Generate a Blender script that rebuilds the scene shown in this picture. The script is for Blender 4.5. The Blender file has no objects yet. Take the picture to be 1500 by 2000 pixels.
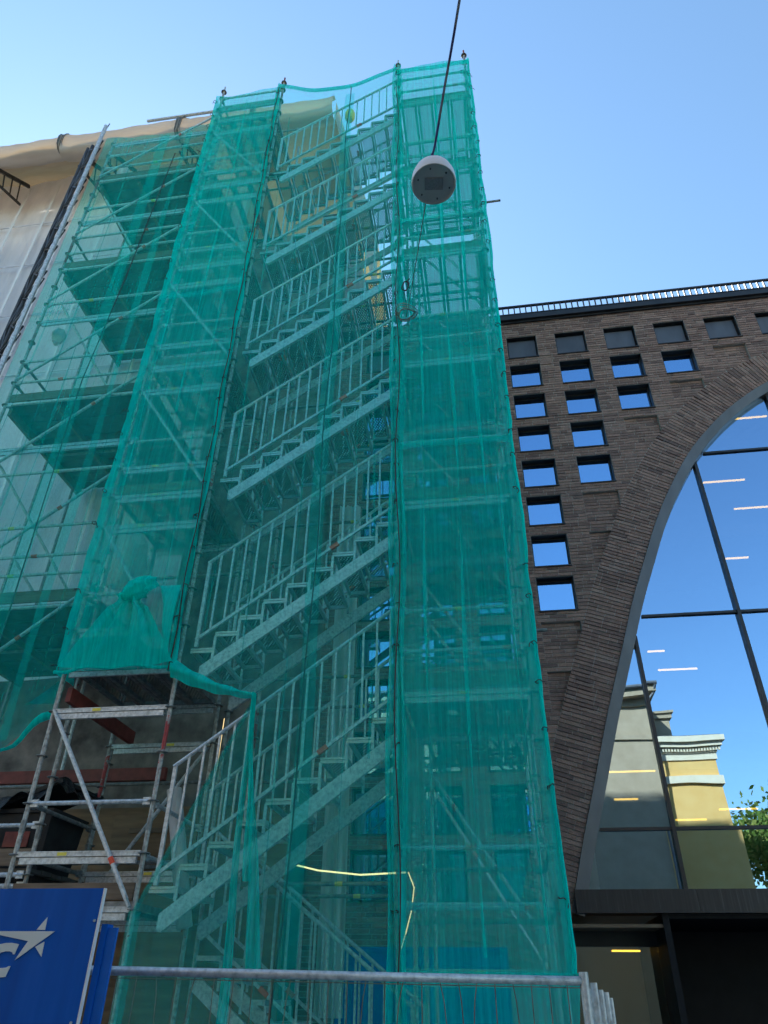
import bpy, math, random
import numpy as np
from mathutils import Vector, Matrix
random.seed(7)
R = math.radians
sc = bpy.context.scene
CZ = 1.6                                     # eye height; everything below is laid out relative to the eye, the ground at -CZ
# ------------------------------------------------------------------ camera
def camera():
    cd = bpy.data.cameras.new('camera'); co = bpy.data.objects.new('camera', cd); sc.collection.objects.link(co)
    p, ro, y = R(34.2), R(.76), R(8.79)
    fw = Vector((-math.sin(y)*math.cos(p), math.cos(y)*math.cos(p), math.sin(p)))
    rt = Vector((math.cos(y), math.sin(y), 0)); up = rt.cross(fw)
    r2 = math.cos(ro)*rt + math.sin(ro)*up; u2 = -math.sin(ro)*rt + math.cos(ro)*up
    co.matrix_world = Matrix(((r2.x, u2.x, -fw.x, 0), (r2.y, u2.y, -fw.y, 0), (r2.z, u2.z, -fw.z, CZ), (0, 0, 0, 1)))
    cd.sensor_fit = 'VERTICAL'; cd.sensor_height = 24; cd.lens = 24*1400/2000
    cd.clip_start = .05; cd.clip_end = 2000
    sc.camera = co
camera()
# ------------------------------------------------------------------ sky and sun
SUN_EL, SUN_AZ = R(35.5), R(-36)               # azimuth from +Y, positive towards +X
w = bpy.data.worlds.new('World'); sc.world = w; w.use_nodes = True
nt = w.node_tree; nt.nodes.clear()
sky = nt.nodes.new('ShaderNodeTexSky'); sky.sky_type = 'NISHITA'; sky.sun_disc = False
sky.sun_elevation = SUN_EL; sky.sun_rotation = SUN_AZ
sky.air_density = 1.5; sky.dust_density = .4; sky.ozone_density = 5; sky.altitude = 20
bg = nt.nodes.new('ShaderNodeBackground'); bg.inputs[1].default_value = .12
wo = nt.nodes.new('ShaderNodeOutputWorld')
tint = nt.nodes.new('ShaderNodeMix'); tint.data_type = 'RGBA'; tint.blend_type = 'MULTIPLY'; tint.inputs[0].default_value = 1
tint.inputs[7].default_value = (.94, 1.0, .96, 1)
nt.links.new(sky.outputs[0], tint.inputs[6]); nt.links.new(tint.outputs[2], bg.inputs[0]); nt.links.new(bg.outputs[0], wo.inputs[0])
sd = bpy.data.lights.new('sun', 'SUN'); sd.energy = 5.0; sd.angle = R(.5); sd.color = (1, .93, .82)
so = bpy.data.objects.new('sun', sd); sc.collection.objects.link(so)
sdir = Vector((math.sin(SUN_AZ)*math.cos(SUN_EL), math.cos(SUN_AZ)*math.cos(SUN_EL), math.sin(SUN_EL)))
so.rotation_euler = sdir.to_track_quat('Z', 'Y').to_euler()
so.location = sdir*60
vs = sc.view_settings; vs.view_transform = 'Standard'; vs.look = 'None'; vs.exposure = 1.25; vs.gamma = 1
sc.cycles.transparent_max_bounces = 20; sc.cycles.max_bounces = 6; sc.cycles.diffuse_bounces = 3; sc.cycles.glossy_bounces = 3;
sc.cycles.use_adaptive_sampling = True; sc.cycles.adaptive_threshold = .03; sc.cycles.use_denoising = True

# ------------------------------------------------------------------ helpers
C = sc.collection
class MB:
    def __init__(s): s.v = []; s.f = []
    def add(s, vs, fs):
        n = len(s.v); s.v += [tuple(v) for v in vs]; s.f += [tuple(i+n for i in f) for f in fs]; return s
    def box(s, c, d, m=None):
        x, y, z = [k/2 for k in d]
        vs = [Vector((sx*x, sy*y, sz*z)) for sz in (-1, 1) for sx, sy in ((-1, -1), (1, -1), (1, 1), (-1, 1))]
        if m is not None: vs = [m @ v for v in vs]
        c = Vector(c)
        return s.add([v+c for v in vs], [(3, 2, 1, 0), (4, 5, 6, 7), (0, 1, 5, 4), (1, 2, 6, 5), (2, 3, 7, 6), (3, 0, 4, 7)])
    def box2(s, a, b):
        a, b = Vector(a), Vector(b); return s.box((a+b)/2, b-a)
    def beam(s, a, b, w, h, up=(0, 0, 1)):       # rectangular bar: w sideways, h along up
        a, b = Vector(a), Vector(b); d = (b-a); L = d.length; d.normalize()
        u = Vector(up); sd = d.cross(u)
        if sd.length < 1e-4: sd = d.cross(Vector((0, 1, 0)))
        sd.normalize(); u = sd.cross(d)
        return s.box((a+b)/2, (L, w, h), Matrix((d, sd, u)).transposed())
    def tube(s, a, b, r, n=8, r2=None, cap=True):
        a, b = Vector(a), Vector(b); d = (b-a).normalized()
        u = d.orthogonal().normalized(); v = d.cross(u); r2 = r if r2 is None else r2
        vs = [a+(u*math.cos(t)+v*math.sin(t))*r for t in [2*math.pi*i/n for i in range(n)]]
        vs += [b+(u*math.cos(t)+v*math.sin(t))*r2 for t in [2*math.pi*i/n for i in range(n)]]
        fs = [(i, (i+1) % n, n+(i+1) % n, n+i) for i in range(n)]
        if cap: fs += [tuple(range(n-1, -1, -1)), tuple(range(n, 2*n))]
        return s.add(vs, fs)
    def path(s, pts, r, n=6):
        pts = [Vector(p) for p in pts]; base = len(s.v); u = None
        for i, p in enumerate(pts):
            d = (pts[min(i+1, len(pts)-1)]-pts[max(i-1, 0)]).normalized()
            if u is None: u = d.orthogonal().normalized()
            u = (u-d*u.dot(d)).normalized(); v = d.cross(u)
            s.v += [tuple(p+(u*math.cos(2*math.pi*k/n)+v*math.sin(2*math.pi*k/n))*r) for k in range(n)]
        for i in range(len(pts)-1):
            for k in range(n):
                a = base+i*n; s.f.append((a+k, a+(k+1) % n, a+n+(k+1) % n, a+n+k))
        return s
    def lathe(s, prof, c, n=24):
        c = Vector(c); base = len(s.v)
        for r, z in prof: s.v += [(c.x+r*math.cos(2*math.pi*k/n), c.y+r*math.sin(2*math.pi*k/n), c.z+z) for k in range(n)]
        for i in range(len(prof)-1):
            for k in range(n):
                a = base+i*n; s.f.append((a+k, a+(k+1) % n, a+n+(k+1) % n, a+n+k))
        return s
    def prism(s, poly, y0, y1):                  # polygon in XZ, thickness along Y
        n = len(poly)
        vs = [(x, y0, z) for x, z in poly]+[(x, y1, z) for x, z in poly]
        fs = [tuple(range(n-1, -1, -1)), tuple(range(n, 2*n))]+[(i, (i+1) % n, n+(i+1) % n, n+i) for i in range(n)]
        return s.add(vs, fs)
    def grid(s, P):                              # P[row][col] of points
        base = len(s.v); nr, nc = len(P), len(P[0])
        for row in P: s.v += [tuple(p) for p in row]
        for i in range(nr-1):
            for j in range(nc-1):
                a = base+i*nc+j; s.f.append((a, a+1, a+nc+1, a+nc))
        return s
    def mesh(s, name, smooth=False):
        me = bpy.data.meshes.new(name); me.from_pydata(s.v, [], s.f); me.update()
        if smooth: me.polygons.foreach_set('use_smooth', [True]*len(me.polygons))
        return me
def place(name, me, m, parent=None, loc=None, smooth=False):
    if isinstance(me, MB): me = me.mesh(name, smooth)
    if m is not None and not me.materials: me.materials.append(m)
    o = bpy.data.objects.new(name, me); C.objects.link(o)
    if parent is not None: o.parent = parent
    if loc is not None: o.location = loc
    return o
def tag(o, label=None, cat=None, group=None, kind=None):
    if label: o['label'] = label
    if cat: o['category'] = cat
    if group: o['group'] = group
    if kind: o['kind'] = kind
    return o
def thing(name, label, cat, group=None, loc=(0, 0, 0)):
    o = bpy.data.objects.new(name, None); C.objects.link(o); o.location = loc; o.empty_display_size = .1
    return tag(o, label, cat, group)

# ------------------------------------------------------------------ materials
def newmat(name):
    m = bpy.data.materials.new(name); m.use_nodes = True; n = m.node_tree; n.nodes.clear()
    out = n.nodes.new('ShaderNodeOutputMaterial'); return m, n, out
def N(n, t, **k):
    o = n.nodes.new(t)
    for a, b in k.items(): setattr(o, a, b)
    return o
def coord(n, scale=(1, 1, 1), kind='Object'):
    if kind == 'World':
        g = N(n, 'ShaderNodeNewGeometry'); src = g.outputs['Position']
    else:
        g = N(n, 'ShaderNodeTexCoord'); src = g.outputs[kind]
    mp = N(n, 'ShaderNodeMapping'); mp.inputs['Scale'].default_value = scale
    n.links.new(src, mp.inputs['Vector']); return mp.outputs[0]
def noise(n, vec, scale, detail=4, rough=.55):
    t = N(n, 'ShaderNodeTexNoise'); t.inputs['Scale'].default_value = scale; t.inputs['Detail'].default_value = detail
    t.inputs['Roughness'].default_value = rough; n.links.new(vec, t.inputs['Vector']); return t.outputs['Fac']
def ramp(n, fac, stops):
    r = N(n, 'ShaderNodeValToRGB'); e = r.color_ramp.elements
    while len(e) < len(stops): e.new(.5)
    for k, (p, c) in zip(e, stops): k.position = p; k.color = (*c, 1) if len(c) == 3 else c
    n.links.new(fac, r.inputs[0]); return r.outputs[0]
def math_(n, op, a, b=None, c=None):
    t = N(n, 'ShaderNodeMath', operation=op)
    for i, v in enumerate((a, b, c)):
        if v is None: continue
        if isinstance(v, (int, float)): t.inputs[i].default_value = v
        else: n.links.new(v, t.inputs[i])
    return t.outputs[0]
def bump(n, h, strength, dist):
    b = N(n, 'ShaderNodeBump'); b.inputs['Strength'].default_value = strength; b.inputs['Distance'].default_value = dist
    n.links.new(h, b.inputs['Height']); return b.outputs[0]
def pmat(name, stops, scale=6, rough=.6, metal=0., cs=(1, 1, 1), kind='World', bmp=0, bdist=.01, rvar=.1, spec=.5, detail=5):
    m, n, out = newmat(name); v = coord(n, cs, kind); f = noise(n, v, scale, detail)
    p = N(n, 'ShaderNodeBsdfPrincipled'); p.inputs['Metallic'].default_value = metal
    p.inputs['Specular IOR Level'].default_value = spec
    n.links.new(ramp(n, f, stops), p.inputs['Base Color'])
    f2 = noise(n, v, scale*2.7, 3)
    mr = N(n, 'ShaderNodeMapRange'); mr.inputs['To Min'].default_value = rough-rvar; mr.inputs['To Max'].default_value = rough+rvar
    n.links.new(f2, mr.inputs[0]); n.links.new(mr.outputs[0], p.inputs['Roughness'])
    if bmp: n.links.new(bump(n, f2, bmp, bdist), p.inputs['Normal'])
    n.links.new(p.outputs[0], out.inputs[0]); return m
M = {}
M['galv'] = pmat('galvanised_steel', [(.28, (.30, .33, .35)), (.5, (.52, .56, .59)), (.72, (.68, .72, .75))], 28, .45, .35, bmp=.1, bdist=.002)
M['galv_dark'] = pmat('dull_galvanised_steel', [(.3, (.13, .14, .14)), (.55, (.24, .25, .25)), (.75, (.36, .36, .35))], 14, .55, .4)
M['alu'] = pmat('aluminium_profile', [(.3, (.42, .45, .46)), (.7, (.62, .65, .66))], 20, .38, .5, cs=(1, 1, 3))
M['old'] = None
def old_steel():
    m, n, out = newmat('worn_scaffold_tube'); v = coord(n, (1, 1, 1), 'World')
    a = noise(n, v, 22, 5); b = noise(n, coord(n, (.8, .8, .55), 'World'), 1.7, 3)
    base = ramp(n, a, [(.3, (.17, .16, .15)), (.52, (.34, .34, .33)), (.7, (.5, .5, .48))])
    red = ramp(n, a, [(.35, (.22, .02, .025)), (.65, (.36, .05, .05))])
    msk = ramp(n, math_(n, 'ADD', b, math_(n, 'MULTIPLY', math_(n, 'SUBTRACT', a, .5), .35)), [(.60, (0, 0, 0)), (.63, (1, 1, 1))])
    mx = N(n, 'ShaderNodeMix', data_type='RGBA'); n.links.new(msk, mx.inputs[0]); n.links.new(base, mx.inputs[6]); n.links.new(red, mx.inputs[7])
    p = N(n, 'ShaderNodeBsdfPrincipled'); p.inputs['Roughness'].default_value = .5; p.inputs['Metallic'].default_value = .25
    n.links.new(mx.outputs[2], p.inputs['Base Color']); n.links.new(p.outputs[0], out.inputs[0]); return m
M['old'] = old_steel()
M['black_steel'] = pmat('black_painted_steel', [(.3, (.018, .02, .024)), (.7, (.05, .052, .058))], 10, .5, .1)
M['red_paint'] = pmat('red_lead_paint', [(.3, (.16, .028, .022)), (.7, (.27, .05, .04))], 8, .6)
M['orange'] = pmat('orange_tape', [(.3, (.75, .06, .02)), (.7, (.85, .1, .04))], 8, .5)
M['yellow'] = pmat('yellow_sticker', [(.3, (.7, .58, .05)), (.7, (.8, .68, .12))], 30, .5)
M['wood'] = pmat('timber_board', [(.3, (.11, .075, .05)), (.7, (.22, .16, .11))], 5, .75, cs=(.6, 6, 8), bmp=.2)
M['ply'] = pmat('plywood', [(.3, (.15, .09, .05)), (.7, (.27, .17, .09))], 3, .65, cs=(.5, 3, 4))
M['deck_dark'] = pmat('weathered_deck_plate', [(.3, (.05, .05, .048)), (.7, (.11, .105, .10))], 6, .6, .2)
def perforated():
    m, n, out = newmat('perforated_steel_plate'); v = coord(n, (1, 1, 1), 'Object')
    sx = N(n, 'ShaderNodeSeparateXYZ'); n.links.new(v, sx.inputs[0])
    P = .042
    iy = math_(n, 'DIVIDE', sx.outputs[1], P*.866); row = math_(n, 'FLOOR', iy)
    off = math_(n, 'MULTIPLY', math_(n, 'MODULO', math_(n, 'ABSOLUTE', row), 2), .5)
    fx = math_(n, 'FRACT', math_(n, 'ADD', math_(n, 'DIVIDE', sx.outputs[0], P), math_(n, 'ADD', off, 100)))
    fy = math_(n, 'FRACT', math_(n, 'ADD', iy, 100))
    dx = math_(n, 'SUBTRACT', fx, .5); dy = math_(n, 'MULTIPLY', math_(n, 'SUBTRACT', fy, .5), .866)
    d2 = math_(n, 'ADD', math_(n, 'MULTIPLY', dx, dx), math_(n, 'MULTIPLY', dy, dy))
    hole = math_(n, 'LESS_THAN', d2, .10)
    # holes stop short of the plate's folded edges (object origin is the plate's centre)
    a = noise(n, coord(n, (1, 1, 1), 'World'), 12, 4)
    p = N(n, 'ShaderNodeBsdfPrincipled'); p.inputs['Roughness'].default_value = .5; p.inputs['Metallic'].default_value = .35
    n.links.new(ramp(n, a, [(.3, (.06, .064, .062)), (.7, (.14, .145, .14))]), p.inputs['Base Color'])
    tr = N(n, 'ShaderNodeBsdfTransparent'); mx = N(n, 'ShaderNodeMixShader')
    n.links.new(hole, mx.inputs[0]); n.links.new(p.outputs[0], mx.inputs[1]); n.links.new(tr.outputs[0], mx.inputs[2])
    n.links.new(mx.outputs[0], out.inputs[0]); return m
M['perf'] = perforated()
def net_mat(name, dens, col, streak=.18, cs=(9, 0, .25)):
    m, n, out = newmat(name)
    v = coord(n, cs, 'World'); a = noise(n, v, 3.2, 3, .65)
    b = noise(n, coord(n, (70, 0, 16), 'World'), 1.0, 0)
    c = noise(n, coord(n, (.5, .5, .35), 'World'), 1.3, 1)
    f = math_(n, 'ADD', dens, math_(n, 'MULTIPLY', math_(n, 'SUBTRACT', a, .5), streak*2.2))
    f = math_(n, 'ADD', f, math_(n, 'MULTIPLY', math_(n, 'SUBTRACT', b, .5), .16))
    f = math_(n, 'ADD', f, math_(n, 'MULTIPLY', math_(n, 'SUBTRACT', c, .5), .25))
    f = math_(n, 'MINIMUM', math_(n, 'MAXIMUM', f, .05), .96)
    d = N(n, 'ShaderNodeBsdfDiffuse'); t = N(n, 'ShaderNodeBsdfTranslucent'); tr = N(n, 'ShaderNodeBsdfTransparent'); tr.inputs[0].default_value = (.70, 1.0, .98, 1)
    cc = ramp(n, a, [(.3, tuple(k*.72 for k in col)), (.7, col)])
    n.links.new(cc, d.inputs[0]); n.links.new(cc, t.inputs[0])
    mx = N(n, 'ShaderNodeMixShader'); mx.inputs[0].default_value = .42
    n.links.new(d.outputs[0], mx.inputs[1]); n.links.new(t.outputs[0], mx.inputs[2])
    m2 = N(n, 'ShaderNodeMixShader'); n.links.new(f, m2.inputs[0]); n.links.new(tr.outputs[0], m2.inputs[1]); n.links.new(mx.outputs[0], m2.inputs[2])
    n.links.new(m2.outputs[0], out.inputs[0]); return m
TEAL = (.0, .90, .81)
M['net_stair'] = net_mat('thin_green_netting', .25, TEAL, .06)
M['net_left'] = net_mat('loose_green_netting', .29, TEAL, .10)
M['net_dense'] = net_mat('dense_green_netting', .54, TEAL, .10)
M['net_bay'] = net_mat('bay_green_netting', .52, TEAL, .10)
M['net_mid'] = net_mat('green_netting', .58, TEAL, .14)
M['net_fold'] = net_mat('folded_green_netting', .80, (.0, .90, .80), .12)
def brick_mat(name, single):
    m, n, out = newmat(name)
    if single:
        oi = N(n, 'ShaderNodeObjectInfo'); r = oi.outputs['Random']
    else:
        at = N(n, 'ShaderNodeAttribute'); at.attribute_name = 'tone'; r = at.outputs['Fac']
    v = coord(n, (1, 1, 1), 'World'); a = noise(n, v, 38, 6, .7); b = noise(n, v, 9, 4)
    base = ramp(n, r, [(0, (.16, .108, .10)), (.2, (.22, .145, .128)), (.55, (.27, .178, .153)), (.85, (.32, .212, .18)), (1, (.30, .215, .19))])
    mx = N(n, 'ShaderNodeMix', data_type='RGBA', blend_type='MULTIPLY'); mx.inputs[0].default_value = .85
    n.links.new(base, mx.inputs[6])
    n.links.new(ramp(n, math_(n, 'ADD', math_(n, 'MULTIPLY', a, .6), math_(n, 'MULTIPLY', b, .4)), [(.3, (.35, .33, .33)), (.5, (.9, .88, .86)), (.68, (1.3, 1.28, 1.25))]), mx.inputs[7])
    p = N(n, 'ShaderNodeBsdfPrincipled'); p.inputs['Roughness'].default_value = .82; p.inputs['Specular IOR Level'].default_value = .3
    n.links.new(mx.outputs[2], p.inputs['Base Color']); n.links.new(bump(n, a, .6, .012), p.inputs['Normal'])
    n.links.new(p.outputs[0], out.inputs[0]); return m
M['brick'] = brick_mat('dark_brown_brick', False); M['brick1'] = brick_mat('dark_brown_brick_single', True)
M['mortar'] = pmat('grey_mortar', [(.3, (.24, .23, .22)), (.7, (.38, .36, .34))], 20, .9, bmp=.3)
M['trim'] = pmat('dark_grey_metal', [(.3, (.075, .078, .092)), (.7, (.115, .12, .138))], 3, .42, .3, cs=(1, 1, .4))
M['trim_dark'] = pmat('near_black_metal', [(.3, (.018, .019, .023)), (.7, (.032, .033, .038))], 4, .4, .2)
def fascia():
    m, n, out = newmat('streaked_black_fascia'); a = noise(n, coord(n, (40, 40, 1.6), 'World'), 1, 4)
    p = N(n, 'ShaderNodeBsdfPrincipled'); p.inputs['Roughness'].default_value = .38; p.inputs['Metallic'].default_value = .2
    n.links.new(ramp(n, a, [(.35, (.022, .022, .026)), (.62, (.035, .035, .04)), (.75, (.10, .10, .105))]), p.inputs['Base Color'])
    n.links.new(p.outputs[0], out.inputs[0]); return m
M['fascia'] = fascia()
def glass(name, refl, tint, trans=(.75, .85, .85), wav=.004, wscale=.8):
    m, n, out = newmat(name); a = noise(n, coord(n, (1, 1, 1), 'World'), wscale, 1)
    g = N(n, 'ShaderNodeBsdfGlossy'); g.inputs['Roughness'].default_value = .005; g.inputs[0].default_value = (*tint, 1)
    t = N(n, 'ShaderNodeBsdfTransparent'); t.inputs[0].default_value = (*trans, 1)
    n.links.new(bump(n, a, .25, wav), g.inputs['Normal'])
    mx = N(n, 'ShaderNodeMixShader'); mx.inputs[0].default_value = refl
    n.links.new(t.outputs[0], mx.inputs[1]); n.links.new(g.outputs[0], mx.inputs[2]); n.links.new(mx.outputs[0], out.inputs[0]); return m
M['glass'] = glass('coated_glass', .74, (.40, .60, .86), wav=.012)
M['glass_small'] = glass('coated_window_glass', .82, (.33, .58, .90))
M['glass_shop'] = glass('shop_glass', .22, (.9, .95, 1), (.85, .85, .8))
def emit(name, col, s):
    m, n, out = newmat(name); e = N(n, 'ShaderNodeEmission'); e.inputs[0].default_value = (*col, 1); e.inputs[1].default_value = s
    n.links.new(e.outputs[0], out.inputs[0]); return m
M['strip'] = emit('warm_strip_light', (1, .55, .06), 1.9)
M['led'] = emit('warm_led_strip', (1, .74, .34), .8)
M['interior'] = pmat('interior_wall', [(.3, (.10, .10, .095)), (.7, (.14, .14, .13))], 2, .8)
M['interior_light'] = pmat('interior_plaster', [(.3, (.55, .53, .46)), (.7, (.62, .6, .52))], 2, .8)
M['brown_wall'] = pmat('brown_panelling', [(.3, (.12, .05, .025)), (.7, (.2, .09, .045))], 3, .5)
def sheet_mat(name, c0, c1, tl=.5, scale=1.5, cs=(1, 1, 1), bd=.03, through=None):
    m, n, out = newmat(name); a = noise(n, coord(n, cs, 'World'), scale, 6, .6)
    d = N(n, 'ShaderNodeBsdfDiffuse'); t = N(n, 'ShaderNodeBsdfTranslucent'); col = ramp(n, a, [(.3, c0), (.7, c1)])
    n.links.new(col, d.inputs[0])
    if through: t.inputs[0].default_value = (*through, 1)
    else: n.links.new(col, t.inputs[0])
    nb = bump(n, noise(n, coord(n, cs, 'World'), scale*1.6, 5), .7, bd); n.links.new(nb, d.inputs['Normal']); n.links.new(nb, t.inputs['Normal'])
    g = N(n, 'ShaderNodeBsdfGlossy'); g.inputs['Roughness'].default_value = .35; n.links.new(nb, g.inputs['Normal'])
    mx = N(n, 'ShaderNodeMixShader'); mx.inputs[0].default_value = tl
    n.links.new(d.outputs[0], mx.inputs[1]); n.links.new(t.outputs[0], mx.inputs[2])
    m2 = N(n, 'ShaderNodeMixShader'); m2.inputs[0].default_value = .06
    n.links.new(mx.outputs[0], m2.inputs[1]); n.links.new(g.outputs[0], m2.inputs[2]); n.links.new(m2.outputs[0], out.inputs[0]); return m
M['tarp'] = sheet_mat('tan_tarpaulin', (.40, .35, .29), (.52, .46, .39), .40, 1.2, (.6, 1.5, 2.5), .03, (.42, .25, .11))
M['tarp_rim'] = sheet_mat('weathered_eave_tarpaulin', (.40, .37, .34), (.52, .48, .44), .14, 1.2, (.6, 1.5, 2.5), .03, (.55, .38, .2))
M['sheeting'] = sheet_mat('white_scaffold_sheeting', (.70, .71, .77), (.88, .88, .93), .30, 1.0, (2, 1, .5), .07)
M['plastic'] = sheet_mat('milky_plastic_sheet', (.6, .6, .58), (.75, .75, .73), .4, 3, (2, 2, .6), .03)
M['black_plastic'] = pmat('black_plastic_sack', [(.3, (.012, .012, .014)), (.7, (.03, .03, .034))], 9, .35, bmp=.9, bdist=.03)
M['bin'] = pmat('black_bin_plastic', [(.3, (.018, .019, .021)), (.7, (.03, .031, .034))], 6, .6, spec=.2)
M['sign'] = pmat('blue_sign_panel', [(.3, (.0, .078, .40)), (.55, (.0, .098, .48)), (.8, (.012, .12, .53))], 2.2, .48, rvar=.1, spec=.25, cs=(5, 1, .5))
M['sign_print'] = pmat('grey_white_print', [(.3, (.62, .66, .68)), (.7, (.68, .71, .73))], 3, .5)
M['white_edge'] = pmat('white_edge_trim', [(.3, (.72, .74, .76)), (.7, (.8, .8, .82))], 3, .4)
M['blue_paint'] = pmat('bright_blue_paint', [(.3, (.0, .10, .48)), (.7, (.005, .14, .6))], 6, .35)
M['lamp_white'] = pmat('white_lamp_shell', [(.3, (.62, .62, .66)), (.7, (.7, .7, .74))], 3, .35)
M['lamp_face'] = pmat('grey_lamp_face', [(.3, (.36, .38, .36)), (.7, (.42, .44, .42))], 5, .5)
M['lamp_led'] = pmat('dark_led_window', [(.3, (.16, .17, .18)), (.7, (.26, .27, .28))], 60, .3)
M['cable_blue'] = pmat('dark_blue_cable', [(.3, (.02, .02, .10)), (.7, (.03, .03, .17))], 3, .45)
M['cable'] = pmat('black_cord', [(.3, (.008, .008, .01)), (.7, (.02, .02, .022))], 3, .6)
M['wire'] = pmat('steel_wire', [(.3, (.12, .11, .09)), (.7, (.26, .24, .2))], 12, .45, .5)
M['void'] = pmat('black_portal_lining', [(.3, (.006, .007, .010)), (.7, (.010, .011, .015))], 4, .6, spec=.2)
M['asphalt'] = pmat('asphalt', [(.3, (.04, .04, .042)), (.7, (.065, .065, .066))], 30, .85, bmp=.4)
M['paving'] = pmat('concrete_paving', [(.3, (.34, .335, .32)), (.7, (.44, .43, .41))], 9, .85, bmp=.3)
M['stucco'] = pmat('yellow_stucco', [(.3, (.82, .47, .13)), (.7, (.88, .54, .17))], 2.5, .85, bmp=.2)
M['stucco_grey'] = pmat('grey_green_stucco', [(.3, (.42, .31, .18)), (.7, (.50, .38, .23))], 2.5, .85, bmp=.2)
M['cornice'] = pmat('cream_stone', [(.3, (.80, .66, .42)), (.7, (.86, .73, .50))], 4, .75)
M['tin'] = pmat('grey_tin_roof', [(.3, (.13, .13, .125)), (.7, (.2, .2, .19))], 5, .5, .2)
M['plaster_dark'] = pmat('dark_stripped_plaster', [(.3, (.08, .073, .067)), (.5, (.17, .157, .145)), (.75, (.30, .27, .24))], 3, .9, bmp=.4)
M['bark'] = pmat('bark', [(.3, (.05, .038, .028)), (.7, (.1, .08, .06))], 14, .9, cs=(1, 1, .3), bmp=.5)
def leaf():
    m, n, out = newmat('leaf'); g = N(n, 'ShaderNodeAttribute'); g.attribute_name = 'tone'
    d = N(n, 'ShaderNodeBsdfDiffuse'); t = N(n, 'ShaderNodeBsdfTranslucent'); c = ramp(n, g.outputs['Fac'], [(0, (.09, .16, .03)), (.6, (.2, .28, .06)), (1, (.36, .34, .09))])
    n.links.new(c, d.inputs[0]); n.links.new(c, t.inputs[0]); mx = N(n, 'ShaderNodeMixShader'); mx.inputs[0].default_value = .4
    n.links.new(d.outputs[0], mx.inputs[1]); n.links.new(t.outputs[0], mx.inputs[2]); n.links.new(mx.outputs[0], out.inputs[0]); return m
M['leaf'] = leaf()
M['cut_brick'] = M['brick']

# ------------------------------------------------------------------ the setting: street
G = -CZ
tag(place('ground', MB().box2((-300, -300, G-.3), (300, 300, G-.02)), M['asphalt']), kind='structure')
tag(place('road', MB().box2((-60, -3.2, G-.02), (60, 2.6, G-.006)), M['asphalt']), kind='structure')
tag(place('pavement', MB().box2((-60, 2.604, G-.02), (60, 10.9, G+.0)), M['paving']), kind='structure')
tag(place('pavement', MB().box2((-60, -6.5, G-.02), (60, -3.204, G+.1)), M['paving']), kind='structure')

# ------------------------------------------------------------------ brick building
WY = 11.0; CH = .065; PZ = .845; PX = 1.02; WX0 = .93; WZ0 = 11.25; WW = .63; WH = 10*CH
XC = 7.365; XL, XR = -2.75, 2*XC+3.6
ROOF = 12.36; BASE = G
bb = thing('brick_building', 'dark brown brick building with small square windows and one huge glazed arch', 'building')
tp = [(.62, .0), (.74, .5), (.87, .97), (1.12, 1.78), (1.40, 2.59), (1.74, 3.58), (2.12, 4.59), (2.43, 5.42), (2.78, 6.23), (3.12, 6.98), (3.5, 7.67), (4.02, 8.45), (4.63, 9.11), (5.2, 9.58), (5.8, 9.95), (6.5, 10.2), (XC, 10.3)]
def spline(pts, k=10):
    P = np.array([pts[0]]+pts+[(2*pts[-1][0]-pts[-2][0], pts[-2][1])], float); o = []
    for i in range(1, len(P)-2):
        for t in np.linspace(0, 1, k, endpoint=False):
            a, b, c, d = P[i-1], P[i], P[i+1], P[i+2]
            o.append(.5*((2*b)+(c-a)*t+(2*a-5*b+4*c-d)*t*t+(3*b-a-3*c+d)*t**3))
    o.append(P[-2]); return np.array(o)
AR = spline(tp)
def offset(c, d):                       # outward (left/up) offset of the left half
    t = np.gradient(c, axis=0); t /= np.linalg.norm(t, axis=1)[:, None]
    return c+d*np.stack([-t[:, 1], t[:, 0]], 1)
BAND = .66
OUT = offset(AR, BAND); GL = offset(AR, -.17)
def xat(curve, z):                      # left boundary of the curve at height z, or None above it
    if z >= curve[:, 1].max(): return None
    return float(np.interp(z, curve[:, 1], curve[:, 0]))
wins, blinds = [], []
for c in range(-3, 16):
    x0 = WX0+PX*c; m = c if c <= 6 else 12-c
    for r in range(0, 13):
        if x0+WW > XR-.3: continue
        z0 = WZ0-PZ*r
        if m < 0: wins.append((c, r, x0, z0)) if z0 > .9 else None
        else:
            last = {0: 7, 1: 4, 2: 2, 3: 1, 4: 0, 5: 0, 6: 0}[m]
            if r <= last: wins.append((c, r, x0, z0))
            elif r <= last+(2 if m in (0, 1) else 1) and m < 5: blinds.append((x0, z0))
random.seed(11)
bricks = []                             # (centre, half sizes, angle)
SILL = .04
FLOOR_TOP = .95                         # the wall is solid above the ground-floor openings right of the arch foot
z = BASE+.02
ci = 0
zs = []
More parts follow.
